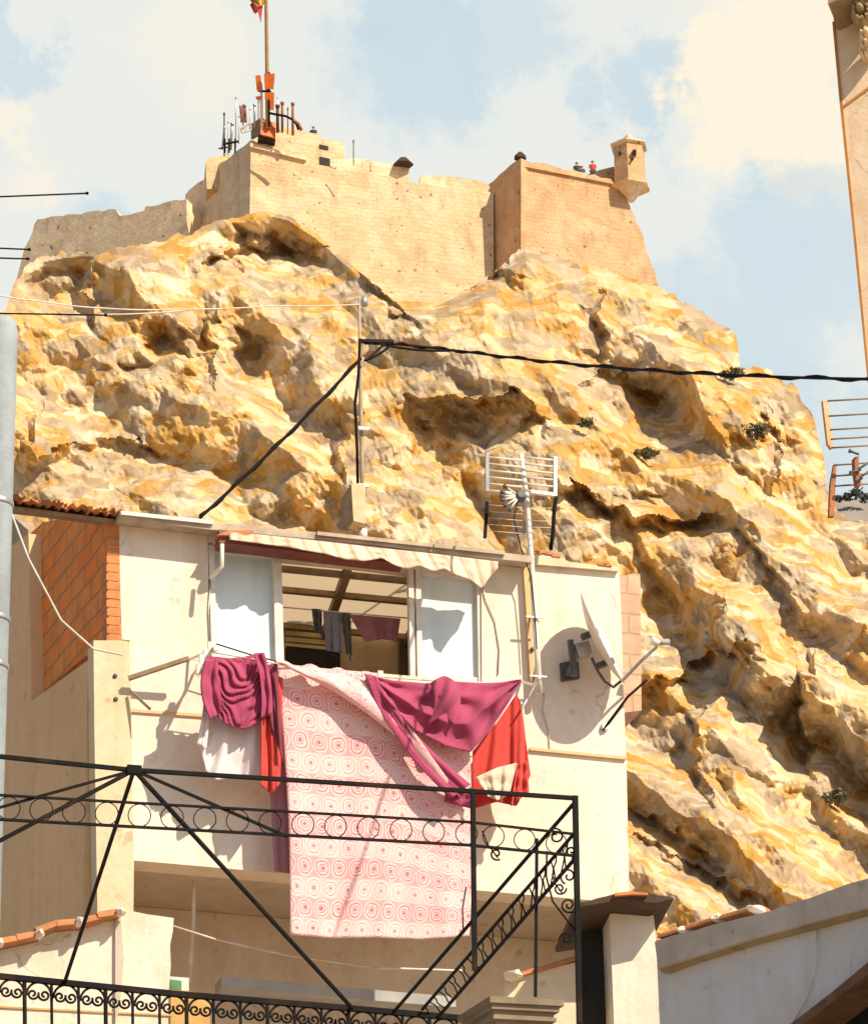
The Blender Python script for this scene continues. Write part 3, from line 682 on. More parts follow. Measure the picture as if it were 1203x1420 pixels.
    for q in ((879, 212, 2.4, 4), (858.5, 213, 1.4, 2.5), (876, 221, 1.1, 1.8)):
        c = P(q[0], q[1], b.dot(FW)-25*px*.9) if False else None
        r = ray(q[0], q[1]); 
        # find the face: nearest point of the turret along the ray is about one apothem before its axis
        d = (b-CAM).dot(FW); c = P(q[0], q[1], d + (q[1]-262)*-px*math.tan(PITCH)*1.0 - 22*px + abs(q[0]-874)*px*.25)
        MB().box(c, RT*q[2]*px, FW*.45, UP*q[3]*px).build('loophole', DARKIN, tb)
    c = KB.at(721, 219); MB().lathe(c, [(.45, -.1), (.4, .2), (.15, .45)], 6).build('finial', TILE2, t)
castle_build()

def person(x, y, plane, back, label, shirt, hair, scale=1.0):
    """a standing figure on the flat wall head, some way behind its outer edge (edge pixel x, y)"""
    foot = plane.at(x, y) + AWAY*back
    o = thing('person', label, 'person', foot, 'people on the castle walls')
    V = [(0, 0, .92), (0, 0, 1.1), (0, -.01, 1.32), (0, 0, 1.44), (0, -.01, 1.52), (0, -.02, 1.63), (0, -.02, 1.70),
         (-.18, 0, 1.39), (-.24, -.06, 1.13), (-.12, -.24, 1.02), (.18, 0, 1.39), (.24, -.06, 1.13), (.14, -.24, 1.03),
         (-.09, 0, .86), (-.1, -.02, .48), (-.1, .02, .06), (-.1, -.14, .03), (.09, 0, .86), (.1, -.02, .48), (.1, .02, .06), (.1, -.14, .03)]
    E = [(0, 1), (1, 2), (2, 3), (3, 4), (4, 5), (5, 6), (2, 7), (7, 8), (8, 9), (2, 10), (10, 11), (11, 12), (0, 13), (13, 14), (14, 15), (15, 16), (0, 17), (17, 18), (18, 19), (19, 20)]
    Rr = [.14, .14, .16, .07, .06, .095, .06, .07, .05, .035, .07, .05, .035, .1, .065, .045, .035, .1, .065, .045, .035]
    def sk(name, vi, ei, inflate, mat, par):
        mp = {a: k for k, a in enumerate(vi)}
        me = bpy.data.meshes.new(name); me.from_pydata([Vector(V[a])*scale for a in vi], [(mp[a], mp[b]) for a, b in ei], [])
        ob = bpy.data.objects.new(name, me); COL.objects.link(ob); ob.parent = par; me.materials.append(mat); WL[ob.name] = foot
        md = ob.modifiers.new('skin', 'SKIN'); ob.modifiers.new('sub', 'SUBSURF').levels = 1
        sv = me.skin_vertices[0].data
        for k, a in enumerate(vi): r = Rr[a]*scale*inflate; sv[k].radius = (r, r)
        sv[0].use_root = True
        return ob
    sk('body', list(range(21)), E, 1.0, SKIN, o)
    sk('jacket', [1, 2, 7, 8, 10, 11, 0], [(1, 2), (2, 7), (7, 8), (2, 10), (10, 11), (0, 1)], 1.18, shirt, o)
    sk('trousers', [0, 13, 14, 15, 17, 18, 19], [(0, 13), (13, 14), (14, 15), (0, 17), (17, 18), (18, 19)], 1.16, DKC, o)
    MB().lathe(foot + Vector((0, .0, 1.60*scale)), [(.09*scale, 0), (.108*scale, .05*scale), (.09*scale, .1*scale), (.03*scale, .13*scale)], 12).build('hair', hair, o)
person(437, 185.4, KW.off(-1.6), 2.1, 'person in dark clothes standing on the tower block', BLK, BLK, 1.04)
person(804.5, 238.8, KB, 1.75, 'taller person in black at the bastion wall head', BLK, BLK, 1.04)
person(811.5, 240.2, KB, 1.8, 'smaller person in dark grey right beside the one in black', DKC, BLK, .93)
person(825, 242.4, KB, 1.15, 'person in a red shirt near the turret', REDC, BLK, 1.04)

def flagpole():
    d = 266; t = thing('flagpole', 'tall flagpole on the castle flying a red and yellow flag', 'flagpole', P(371, 175, d))
    MB().tube([P(371.5, 178, d), P(370.5, 100, d), P(369, 0, d), P(368, -70, d)], .17, 10, .10).build('pole', M('tan_pole_paint', (.50, .33, .13), (.36, .22, .1), 2, .6, .1), t)
    MB().lathe(P(368, -72, d), [(.05, 0), (.2, .12), (.2, .3), (.05, .42)], 10).build('finial', GALV, t)
    ex = lambda u, c, w: math.exp(-((u-c)/w)**2)
    b0 = lambda u: -44 + 14*u; b1 = lambda u: -30 + 16*u; b2 = lambda u: 1 + 8*ex(u, .45, .3); b3 = lambda u: 4 + 15*ex(u, .72, .22) + 25*ex(u, .40, .11)
    def fl(lo, hi, mat, nm, par):
        g = []
        for i in range(9):
            v = i/8; g.append([P(369-21*u + 1.2*math.sin(v*5+u*6), lo(u)*(1-v)+hi(u)*v, d + .5*math.sin(u*8+v)) for u in [k/24 for k in range(25)]])
        return MB().sheet(g).build(nm, mat, par, thick=.03)
    f = fl(b1, b2, FYEL, 'flag', t); fl(b0, b1, FRED, 'stripe', f); fl(b2, b3, FRED, 'stripe', f)
flagpole()

def masts():
    d = 265; px = d/FPX
    t = thing('telecom_mast', 'mast of orange sector panels beside the flagpole', 'antenna mast', P(363, 178, d))
    MB().tube([P(363, 178, d), P(362, 112, d)], .10, 8).build('pole', WMET, t)
    for q in ([(354, 105), (361, 104), (363, 127), (356, 125)], ): MB().prism([P(x, y, d-.4) for x, y in q], FW*.5).build('panel', ORNG, t)
    MB().prism([P(x, y, d-.3) for x, y in [(354, 134), (362, 133), (362, 138), (356, 138)]], FW*.4).build('panel', ORNG, t)
    t = thing('telecom_mast', 'wide orange panels clamped to the foot of the flagpole', 'antenna mast', P(373, 178, d-.6))
    for q in ([(366, 102), (381, 102), (379, 123), (367, 123)], [(367, 128), (380, 128), (379.5, 152), (374.5, 152), (374, 138), (367, 137)]): MB().prism([P(x, y, d-.6) for x, y in q], FW*.4).build('panel', ORNG, t)
    MB().bar(P(358, 126, d-.3), P(376, 127, d-.3), .12).build('bracket', IRON, t)
    MB().tube([P(373, 176, d-.4), P(373, 100, d-.4)], .07, 6).build('pole', IRON, t)
    # orange cabin hanging on the wall corner
    t = thing('equipment_cabin', 'orange equipment cabin perched on the bastion corner', 'cabin', P(368, 190, d-2))
    Kf = KW.off(.9); ks = Plane(Kf.at(361.5, 175), (-1, 1.6))
    MB().prism(Kf.pts([(361.5, 163), (382, 170), (382, 191), (361.5, 186)]), AWAY*1.0).build('body', ORNG, t)
    MB().prism(ks.pts([(361.5, 163), (361.5, 186), (348, 193), (348, 172)]), Vector((.12, .05, 0))).build('side_panel', LWOOD, t)
    MB().prism(KW.off(.7).pts([(358, 187), (382, 191), (382, 194), (358, 192)]), AWAY*1.5).build('underframe', DARKIN, t)
    spec = [((311, 207), (311, 157), WOOD, .07, 'thin dark rod aerial at the left end of the wall'), ((327, 195), (327, 134), GALV, .05, 'tall thin grey rod left of the pink flag'),
            ((320, 198), (322, 171), GALV, .12, 'short thick grey aerial behind the bastion edge'), ((308, 198), (311, 176), GALV, .08, 'leaning stub aerial at the far left of the group'),
            ((353, 166), (353, 145), GALV, .10, 'short grey aerial left of the orange cabin'), ((385, 174), (385, 146), WOOD, .16, 'dark stubby aerial right of the flagpole'),
            ((391.5, 174), (391.5, 142), RUST, .13, 'rusty red aerial second right of the flagpole'), ((406, 178), (406, 143), RUST, .13, 'lone orange aerial rod right of the group'),
            ((490, 220), (490, 195), WOOD, .05, 'thin lone mast on the wall right of the tower'), ((346, 170), (346.5, 150), WMET, .05, 'short pale rod beside the open white frame'), ((358, 168), (358.5, 140), RUST, .05, 'thin red rod just left of the orange panels'), ((399, 176), (399, 150), RUST, .06, 'thin red rod between the two orange aerials'), ((316, 205), (316.5, 168), WMET, .05, 'pale rod right of the leftmost dark aerial'), ((331, 190), (331.5, 160), WMET, .05, 'pale rod close to the tall grey one'),
            ((384, 172), (384.5, 134), GALV, .03, 'hair thin rod rising behind the dark stubby aerial')]
    for a, b, mt, r, lb in spec:
        t = thing('rod_aerial', lb, 'antenna', P(*a, d+1), 'aerials on the castle'); MB().tube([P(a[0], a[1]+10, d+1), P(*b, d+1)], r*.75, 7).build('rod', mt, t)
        MB().tube([P(b[0], b[1]+3, d+1), P(b[0], b[1]-1, d+1)], r*1.05, 7).build('tip', mt, t)
    t = thing('aerial_bracket', 'dark horizontal bracket holding stub aerials at left of wall', 'bracket', P(318, 199, d))
    MB().bar(P(309, 200, d), P(331, 196, d), .12).bar(P(303, 206, d), P(316, 204, d), .08).build('arm', IRON, t)
    for x in (312, 318, 326): MB().tube([P(x, 212, d), P(x, 192, d)], .06, 6).build('clamp', IRON, t)
    t = thing('cable_arch', 'curved dark cable arch over the tower block', 'cable', P(395, 168, d))
    MB().tube([P(x, y, d-.5) for x, y in ((374, 157), (384, 159), (396, 161), (404, 165), (411, 172), (414, 180))], .09, 7).build('arch', IRON, t)
    MB().tube([P(x, y, d-.5) for x, y in ((406, 166), (414, 172), (418, 181))], .12, 7).build('branch', RUST, t)
    t = thing('pennant', 'small faded pink flag on a thin staff at the castle edge', 'flag', P(337, 178, d))
    MB().tube([P(337, 180, d), P(338, 144, d)], .05, 6).build('staff', GALV, t)
    MB().sheet([[P(338+u*3+v*1.5, 146+v*24, d+.3*math.sin(u*3+v*4)) for u in (-2, -1, 0, 1)] for v in [k/6 for k in range(7)]]).build('cloth', fabric('faded_pink', (.62, .18, .14), (.62, .4, .36)), t, thick=.03)
    t = thing('white_tripod', 'open white frame at the head of the left bastion face', 'frame', P(341, 184, d))
    g = MB()
    for a, b in (((334, 178), (336, 184)), ((334, 178), (347, 170)), ((347, 170), (348, 180)), ((336, 184), (348, 180)), ((341, 174), (341, 182))): g.bar(P(*a, d-.5), P(*b, d-.5), .12)
    g.build('bars', WMET, t)
masts()

# ================================================================== HOUSE
W = Plane(P(463, 745, 32), (1, .30)); N_ = W.n; BK = -N_
Z = Vector((0, 0, 1))
house = thing('house', 'cream plastered house with glazed balcony, brick side wall and overhanging storey', 'house', (W.at(500, 1200).x, W.at(500, 1200).y+2, 0))
SIDE = Plane(W.at(130, 890), (-.42, 1)); 
def down(p, z=0.0): return Vector((p.x, p.y, z))
def house_build():
    t = house
    TL, TM, TR = (165, 716), (738, 776), (858, 787)
    OL, ORr = 291, 667
    def ytop(x): return 716 + (x-165)*(787-716)/(858-165)
    def sill(x): return 913 + (x-291)*(946-913)/(667-291)
    def head(x): return 752 + (x-291)*(800-752)/(667-291)
    def bot(x): return 1193 + (x-185)*(1253-1193)/(872-185)
    g = MB()
    g.prism(W.pts([(165, 716), (OL-3, ytop(288)), (OL, sill(OL)), (OL+6, bot(297)), (186, bot(186)), (180, 888), (167, 886)]), BK*.25)
    g.prism(W.pts([(ORr, ytop(667)), TR, (861, 860), (864, 960), (868, 1050), (872, bot(872)), (668, bot(668)), (668, sill(667))]), BK*.25)
    g.prism(W.pts([(OL, sill(OL)), (668, sill(667)), (668, bot(668)), (OL+6, bot(297))]), BK*.25)
    g.prism(W.pts([(288, ytop(288)), (ORr, ytop(ORr)), (ORr, head(ORr)), (289, head(289))]), BK*.2)
    wall = g.build('front_wall', WHITE, t)
    # wall body behind the right part and left part
    # string course
    g = MB(); g.prism(W.off(.03).pts([(735, 1036), (868, 1049), (868, 1053), (735, 1040)]), BK*.06)
    g.build('ledge', PEACH, wall); g = MB(); g.prism(W.off(.02).pts([(182, 983), (282, 990), (282, 994), (182, 987)]), BK*.05); g.build('ledge', PEACH, wall)
    # paler band at the floor slab, patched lower edge
    # soffit and lower recessed wall
    DP = 1.15
    g = MB(); a = W.pts([(186, bot(186)), (872, bot(872))]); zt = .06
    q0, q1 = a[0]+BK*.25, a[1]+BK*.25
    A = [q0, q1, q1+BK*(DP+.6), q0+BK*(DP+.6)]
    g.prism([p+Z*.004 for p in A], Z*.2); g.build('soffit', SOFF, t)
    LW = W.off(-DP)
    g = MB(); p0, p1 = a[0]+BK*DP, a[1]+BK*DP
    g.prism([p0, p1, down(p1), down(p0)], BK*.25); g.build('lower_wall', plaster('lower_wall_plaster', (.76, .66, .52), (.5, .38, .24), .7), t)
    g = MB(); g.prism([a[1]+BK*.26, a[1]+BK*DP, down(a[1]+BK*DP), down(a[1]+BK*.26)], Vector((.12, .04, 0))); 
    g.build('end_wall', WALL2, t)
    # lower wall details: blue awning edge, green sign, junction corner
    g = MB(); g.prism(LW.off(.35).pts([(298, 1366), (480, 1382), (620, 1394), (620, 1408), (480, 1397), (298, 1380)]), N_*.25); g.build('door_canopy', BLUEG, t)
    # left pillar (end of the side wall) and side wall
    g = MB()
    c = W.off(.02).pts([(130, 888), (167, 888), (180, 890), (186, bot(186)), (190, 1300), (136, 1300), (131, 1000)])
    z0 = down(c[4]), down(c[5])
    g.prism(c[:4] + [z0[0], z0[1], c[5], c[6]], BK*.24)
    g.build('pillar', WALL2, t)
    sd = SIDE.e if SIDE.e.y > 0 else -SIDE.e
    e0 = SIDE.at(131, 892)+BK*.03; top = [e0, SIDE.at(46, 955), SIDE.at(28, 700), SIDE.at(12, 700)]
    g = MB(); far = SIDE.at(14, 1100)
    g.prism([SIDE.at(131, 900)+BK*.25, SIDE.at(44, 972), SIDE.at(40, 740), SIDE.at(12, 760), down(SIDE.at(12, 760)), down(SIDE.at(131, 900)+BK*.25)], Vector((.25, .08, 0)))
    g.build('side_wall', PEACH, t)
    # exposed hollow brick: side face and front end
    BS = Plane(W.at(150, 800), (-.42, 1))
    g = MB(); g.prism([W.at(148, 722), W.at(152, 888)+Z*.0, BS.at(126, 905), BS.at(100, 925), BS.at(72, 950), BS.at(46, 968), BS.at(40, 800), BS.at(36, 745), BS.at(60, 724), BS.at(110, 716)], Vector((.1, .03, 0)))
    bw = g.build('brick_wall', BRICK, t)
    g = MB(); rs = random.Random(3); y = 722
    lines = W.off(.005)
    k = 0
    while y < 884:
        h = 10.6; r = rs.uniform(-1.2, 1.2)
        g.prism(lines.pts([(148+r*.4, y), (165.5+r, y+1.6), (166+r, y+h+.4), (148.4+r*.4, y+h-1.4)]), BK*.2); y += 12.2
    g.build('brick_end', TILE, bw)
    MB().prism(W.off(-.012).pts([(149, 722), (165, 723), (166.5, 888), (149, 888)]), BK*.16).build('mortar_core', PEACH, bw)
    # plaster strip at far left of the side wall, its shade painted brown
    g = MB(); g.prism([BS.at(44, 735)+N_*.0+Vector((-.03, 0, 0)), BS.at(47, 1000)+Vector((-.03, 0, 0)), BS.at(20, 1010)+Vector((-.03, 0, 0)), BS.at(16, 710)+Vector((-.03, 0, 0))], Vector((.1, .03, 0))); g.build('plaster_strip', plaster('shade_brown_plaster', (.42, .32, .2), (.24, .17, .1), .7), t)
    # old tile eave over the brick wall
    E = W.off(.12); n = 13
    for k in range(n):
        x = 8 + (168-8)*k/(n-1); y = 696 + (717-696)*k/(n-1) + rs.uniform(-2, 1.5)
        p = E.at(x, y); r = .04
        q = [p + N_*rs.uniform(0, .1) + Z*(r*math.sin(a)) + W.e*(r*1.15*math.cos(a)) for a in [math.pi*j/8 for j in range(9)]]
        q2 = [p + Z*((r-.016)*math.sin(a)) + W.e*((r-.016)*1.15*math.cos(a)) for a in [math.pi*j/8 for j in range(9)]][::-1]
        MB().prism(q+[v + (q[0]-p)*0 for v in q2], BK*.5 + Z*.14).build('roof_tile', TILE if k > 1 else RUST, t)
    g = MB(); g.prism(E.off(-.05).pts([(6, 700), (168, 721), (168, 726), (60, 712), (6, 706)]), BK*.3+Z*.1); g.build('eave_board', LWOOD, t)
    # sheet roof over the front
    Fp = W.off(.22)
    g = MB(); g.prism(Fp.pts([(166, 711), (290, 724), (290, 734), (166, 719)]), BK*1.7+Z*.28)
    g.prism(Fp.pts([(290, 724), (440, 738), (600, 755), (670, 763), (670, 773), (600, 765), (440, 748), (290, 734)]), BK*.42+Z*.07)
    g.prism(Fp.pts([(670, 763), (738, 771), (738, 780), (670, 773)]), BK*1.7+Z*.28)
    rf = g.build('roof', CORR, t)
    for (x0, x1) in ((168, 296), (440, 600), (602, 700)):
        y0 = 711+(x0-166)*.105; y1 = 711+(x1-166)*.105
        g = MB(); g.prism(Fp.off(.03).pts([(x0, y0-3), (x1, y1-3), (x1, y1+2), (x0, y0+2)]), BK*(1.5 if x0 == 168 else .3)+Z*(.26 if x0 == 168 else .05)); g.build('roof_sheet', WMET if x0 == 168 else CORR, rf)
    g = MB(); g.prism(W.off(.05).pts([(738, 767), (772, 772), (790, 779), (858, 788), (858, 792), (738, 782)]), BK*1.2+Z*.2); g.build('parapet_cap', WALL2, t)
    for x, y in ((745, 768), (753, 767), (762, 769), (771, 772), (835, 784), (842, 785)):
        p = W.off(.06).at(x, y); q = [p + Z*(.035*math.sin(a)) + W.e*(.04*math.cos(a)) for a in [math.pi*j/6 for j in range(7)]]
        MB().prism(q, BK*.5+Z*.08).build('roof_tile', TILE, t)
    # glazed balcony: frames and frosted panels
    G = W.off(-.06)
    def frame(px, nm='window_frame', mat=WMET, o=0.0, th=.06, par=None): return MB().prism(G.off(o).pts(px), BK*th).build(nm, mat, par or t)
    win = frame([(289, 755), (297, 756), (301, sill(301)), (294, sill(294))], o=.05)
    for px in ([(378, 766), (390, 767), (394, sill(394)), (383, sill(383))], [(566, 785), (573, 786), (576, sill(576)), (569, sill(569))], [(576, 787), (583, 788), (586, sill(586)), (579, sill(579))], [(661, 800), (668, 801), (670, sill(668)), (664, sill(664))]): frame(px, o=.04)
    frame([(296, 757), (380, 766), (380, 773), (296, 765)], o=.02); frame([(582, 788), (664, 799), (664, 806), (582, 796)], o=.02)
    frame([(296, sill(296)-6), (384, sill(384)-6), (384, sill(384)+2), (296, sill(296)+2)], o=.02); frame([(582, sill(582)-6), (664, sill(664)-6), (664, sill(664)+2), (582, sill(582)+2)], o=.02)
    frame([(294, 762), (382, 768), (386, sill(385)), (299, sill(299))], 'frosted_pane', FROST, -.02, .02); frame([(582, 792), (664, 800), (667, sill(666)), (584, sill(584))], 'frosted_pane', FROST, -.02, .02)
    # enclosed balcony room: floor, ceiling with beams, back wall, shutter, dark door
    o0, o1 = W.off(-.28).at(280, 770), W.off(-.28).at(680, 815)
    cz = max(o0.z, o1.z); ex = W.e; L0 = o0; wid = (o1-o0).dot(ex)
    b0 = Vector((L0.x, L0.y, cz+.02))
    MB().poly([b0, b0+ex*wid, b0+ex*wid+BK*1.5, b0+BK*1.5]).build('ceiling', PANEL, t)
    for f in (.18, .5, .8): MB().bar(b0+ex*wid*f-Z*.03, b0+ex*(wid*f+.18)+BK*1.45-Z*.03, .07, .07).build('ceiling_beam', LWOOD, t)
    for dd in (.1, .55, 1.35): MB().bar(b0+BK*dd-Z*.03, b0+ex*wid+BK*dd-Z*.03, .05, .05).build('ceiling_beam', LWOOD, t)
    hgt = 2.6; bw0 = b0 + BK*1.5 - Z*hgt
    MB().prism([bw0, bw0+ex*wid, bw0+ex*wid+Z*(hgt+.05), bw0+Z*(hgt+.05)], BK*.1).build('back_wall', plaster('inner_wall', (.62, .50, .34), (.4, .3, .18), .5), t)
    MB().prism([bw0, bw0+ex*wid, bw0+ex*wid+N_*1.4, bw0+N_*1.4], Z*-.1).build('balcony_floor', SOFF, t)
    for s in (0, wid): MB().prism([bw0+ex*s, bw0+ex*s+N_*1.45, bw0+ex*s+N_*1.45+Z*hgt, bw0+ex*s+Z*hgt], ex*(-.06 if s == 0 else .06)).build('inner_side_wall', WALL2, t)
    BW = Plane(bw0, ex); BW.n = W.n
    g = MB()
    for k in range(7): g.prism(BW.off(.02).pts([(395, 842+k*8.5), (462, 848+k*8.5), (462, 854+k*8.5), (395, 848+k*8.5)]), N_*.03)
    g.build('shutter', CEIL, t)
    MB().prism(BW.off(.03).pts([(396, 898), (470, 905), (472, 1000), (396, 1000)]), N_*.04).build('doorway', DARKIN, t)
    MB().prism(BW.off(.02).pts([(552, 850), (568, 851), (570, 960), (552, 958)]), N_*.04).build('curtain', OLIVE, t)
    # awning: maroon box and striped canvas left hanging from it
    A0 = W.off(.245)
    aw = MB().prism(A0.pts([(304, 734), (470, 752), (560, 763), (560, 782), (470, 772), (304, 752)]), BK*.14-Z*.02).build('awning_box', MARO, t)
    top = [(318, 737), (420, 748), (500, 757), (600, 768), (690, 779)]
    bt = [(318, 748), (400, 759), (455, 769), (480, 776), (505, 778), (530, 774), (545, 783), (565, 789), (580, 784), (602, 792), (615, 788), (632, 797), (650, 803), (668, 816), (676, 804), (690, 787)]
    cloth(W, top, bt, .25, .33, .018, 9, .5, 90, 10).build('awning_canvas', STRIPE, aw, thick=.006)
    frame([(300, 742), (345, 742), (352, 735), (318, 735)], 'roller_end', TILE, .34, .1, aw)
    MB().tube([W.off(.3).at(308, 755), W.off(.32).at(308, 785), W.off(.2).at(292, 802)], .018, 8).build('awning_arm', WMET, aw)
    # cement joint beside the antenna mast
    MB().prism(W.off(.012).pts([(724, 776), (734, 777), (741, 950), (733, 950)]), BK*.03).build('pipe_chase', PEACH, t)
    # corner bracket scraps on the wall, left
    MB().bar(W.off(.10).at(178, 941), W.off(.25).at(262, 913), .035).build('wall_batten', LWOOD, t)
    MB().bar(W.off(.06).at(181, 958), W.off(.2).at(208, 983), .022).build('wall_batten', LWOOD, t)
    for x, y in ((160, 937), (161, 969), (744, 862), (738, 900)):
        MB().lathe(W.off(.03).at(x, y), [(.018, -.03), (.02, .0), (.008, .012)], 8, N_).build('fixing', DGREY, t)
    # drain rope/pipe against the lower wall
    MB().tube([W.off(-.35).at(270, 1197), W.off(-.5).at(268, 1280), W.off(-.6).at(263, 1362)], .017, 7).build('hose', WCABLE, t)
house_build()

def back_brick():
    Bp = Plane(P(870, 890, 34.5), (1, .3))
    g = MB(); pts = Bp.pts([(850, 800), (862, 799), (880, 794), (887, 796), (889, 985), (850, 990)])
    g.prism(pts, BK*1.5)
    g.build('brick_wing', PBRICK, house)
back_brick()

# ---- laundry in front of the parapet
CL = W.off(.50)
line = thing('clothesline', 'wire clothesline on white brackets along the balcony', 'clothesline', CL.at(500, 950))
def cl_build():
    MB().tube([CL.at(x, y) for x, y in ((296, 905), (340, 912), (385, 921), (450, 929), (520, 938), (600, 944), (660, 948), (722, 944))], .006, 6).build('wire', WCABLE, line)
    MB().tube([W.off(.3).at(x, y) for x, y in ((300, 893), (348, 908), (383, 917))], .006, 6).build('wire', BLACKC, line)
    for pts in (((262, 915), (292, 902), (300, 903)), ((268, 935), (292, 905), (296, 897)), ((722, 945), (738, 950), (748, 940))):
        MB().tube([W.off(.01+.245*i).at(*p) for i, p in enumerate(pts)], .012, 7).build('bracket', WMET, line)
    MB().tube([W.off(.02).at(748, 940), W.off(.3).at(735, 962), CL.at(722, 985)], .010, 7).build('bracket', GALV, line)
    for x, y in ((280, 915), (286, 908), (276, 928), (292, 898), (527, 938)):
        MB().box(W.off(.40).at(x, y), W.e*.022, N_*.02, Z*.045).build('clip', WMET, line)
cl_build()
def laundry():
    # rose print sheet with its folded flap
    bl = thing('bed_sheet', 'large white and pink rose print sheet hanging over the balcony wall', 'bed sheet', CL.at(520, 1299))
    cloth(W, [(383, 919), (450, 928), (515, 934), (580, 960), (651, 1040)], [(402, 1296), (460, 1301), (520, 1300), (580, 1303), (650, 1298)], .46, .40, .013, 2.6, .3, 70, 90,
          side=(lambda v: 6*math.sin(v*3.1), lambda v: 4*math.sin(v*3))).build('main_panel', ROSE, bl, thick=.006)
    g = []; A, B, C_ = np.array([383, 918.]), np.array([517, 935.]), np.array([640, 1108.])
    # flap: triangle folded down diagonally from the line, hanging clear of the main panel
    nu, nv = 40, 30
    for i in range(nv):
        v = i/(nv-1); row = []
        for j in range(nu):
            u = j/(nu-1)
            top = A*(1-u)+B*u + np.array([0, -3*math.sin(u*22)]); tip = A*(1-u) + C_*u; tip[1] += -22*math.sin(u*3.14)
            q = top*(1-v) + tip*v
            row.append(W.off(.56 + .05*math.sin(v*3.1)+.016*math.sin(u*17+v*6)+.02*v).at(q[0], q[1]))
        g.append(row)
    MB().sheet(g, True, .95, .24).build('folded_flap', ROSE, bl, thick=.008)
    cloth(W, [(655, 1098), (618, 1092)], [(656, 1122), (616, 1112)], .54, .52, .02, 2, 1, 14, 8).build('hem', MAG, bl, thick=.008)
    # purple shadow left of the sheet, put in as a narrow coloured cloth
    tag(cloth(W, [(366, 935), (392, 924)], [(380, 1208), (408, 1212)], .30, .24, .012, 2, .2, 12, 30).build('cloth', fabric('purple_shadow_cloth', (.44, .22, .26), (.36, .17, .21)), thick=.006), 'narrow purple strip standing in for the shadow at the left edge of the rose sheet', 'cloth', 'laundry on the balcony')
    # magenta sheet on the right: swag with a knot
    ms = thing('magenta_sheet', 'wide magenta cloth draped in a swag at the right of the line', 'cloth', CL.at(615, 1042), 'laundry on the balcony')
    g = []
    nu, nv = 80, 46; T = resamp([(508, 936), (545, 944), (590, 948), (614, 944), (640, 946), (684, 948), (722, 942)], nu)
    Bm = resamp([(512, 940), (540, 976), (575, 1012), (618, 1034), (652, 1043), (680, 1012), (704, 975), (722, 946)], nu)
    for i in range(nv):
        v = i/(nv-1); row = []
        for j in range(nu):
            u = j/(nu-1); q = T[j]*(1-v)+Bm[j]*v
            d = math.hypot(q[0]-612, (q[1]-985)*.9); cr = abs(math.sin(6.5*v + 3.2*abs(u-.52) - 1.0))
            # drapery radiates from the knot
            ang = math.atan2(q[1]-960, q[0]-612)
            o = .58 + .065*(1-cr)*min(1, v*4) + .012*math.sin(u*40+v*9) + .02*math.sin(ang*9)*min(1, d/30)*min(1, v*4) + .09*math.exp(-((q[0]-614)/16)**2-((q[1]-975)/24)**2)
            row.append(W.off(o).at(q[0], q[1]))
        g.append(row)
    MB().sheet(g).build('swag', MAG, ms, thick=.008)
    g = []
    for i in range(20):   # twisted knot loop at the centre of the swag
        v = i/19; row = []
        for j in range(16):
            u = j/15; x = 597 + 36*u + 5*math.sin(v*4); y = 948 + v*58 - 10*math.sin(u*3.14)
            row.append(W.off(.66+.075*math.sin(u*3.14)*math.sin(v*3.0+.3) + .03*math.sin(u*9+v*6)).at(x, y))
        g.append(row)
    MB().sheet(g).build('knot', MAG, ms, thick=.01)
    # band of the same cloth along the flap
    cloth(W, [(505, 934), (522, 938)], [(624, 1108), (652, 1088)], .62, .60, .015, 1.5, .4, 14, 40, side=(lambda v: 26*math.sin(v*3.14)*-.6, lambda v: -22*math.sin(v*3.14)*.7)).build('band', MAG, ms, thick=.008)
    # red garment at the right end
    rg = thing('red_garment', 'red garment with a cream panel hanging at the right end of the line', 'garment', CL.at(690, 1112), 'laundry on the balcony')
    cloth(W, [(655, 1042), (690, 1000), (716, 962), (722, 975)], [(654, 1122), (688, 1112), (716, 1118), (735, 1075)], .42, .36, .034, 2.3, .8, 40, 40, wrinkle=.002, tw=.25).build('body', REDC, rg, thick=.006)
    cloth(W, [(659, 1078), (690, 1064), (716, 1058)], [(676, 1104), (690, 1110), (706, 1102)], .50, .48, .02, 2.5, 1.7, 24, 16).build('panel', CREAMC, rg, thick=.006)
    cloth(W, [(716, 1060), (730, 1055)], [(708, 1118), (733, 1098)], .47, .44, .02, 2, 2.7, 12, 16).build('sleeve', REDC, rg, thick=.006)
    # left bundle: magenta top, white shirt, red cloth
    wt = thing('white_shirt', 'white shirt hanging below the magenta blouse at the left end', 'shirt', CL.at(320, 1080), 'laundry on the balcony')
    cloth(W, [(284, 960), (320, 950), (372, 955)], [(276, 1030), (286, 1070), (300, 1082), (340, 1076), (368, 1084)], .40, .34, .028, 2.5, .2, 40, 40).build('body', WHITEC, wt, thick=.006)
    cloth(W, [(282, 985), (292, 985)], [(273, 1032), (286, 1040)], .45, .42, .01, 1.5, 1, 10, 14).build('sleeve', WHITEC, wt, thick=.006)
    mt = thing('magenta_blouse', 'magenta blouse hanging in loops at the left end of the line', 'top', CL.at(325, 1010), 'laundry on the balcony')
    g = []; nu, nv = 60, 60
    T = resamp([(288, 910), (322, 913), (348, 909), (362, 906), (371, 918)], nu); Bm = resamp([(284, 946), (292, 984), (312, 1004), (340, 1012), (360, 1000), (368, 976)], nu)
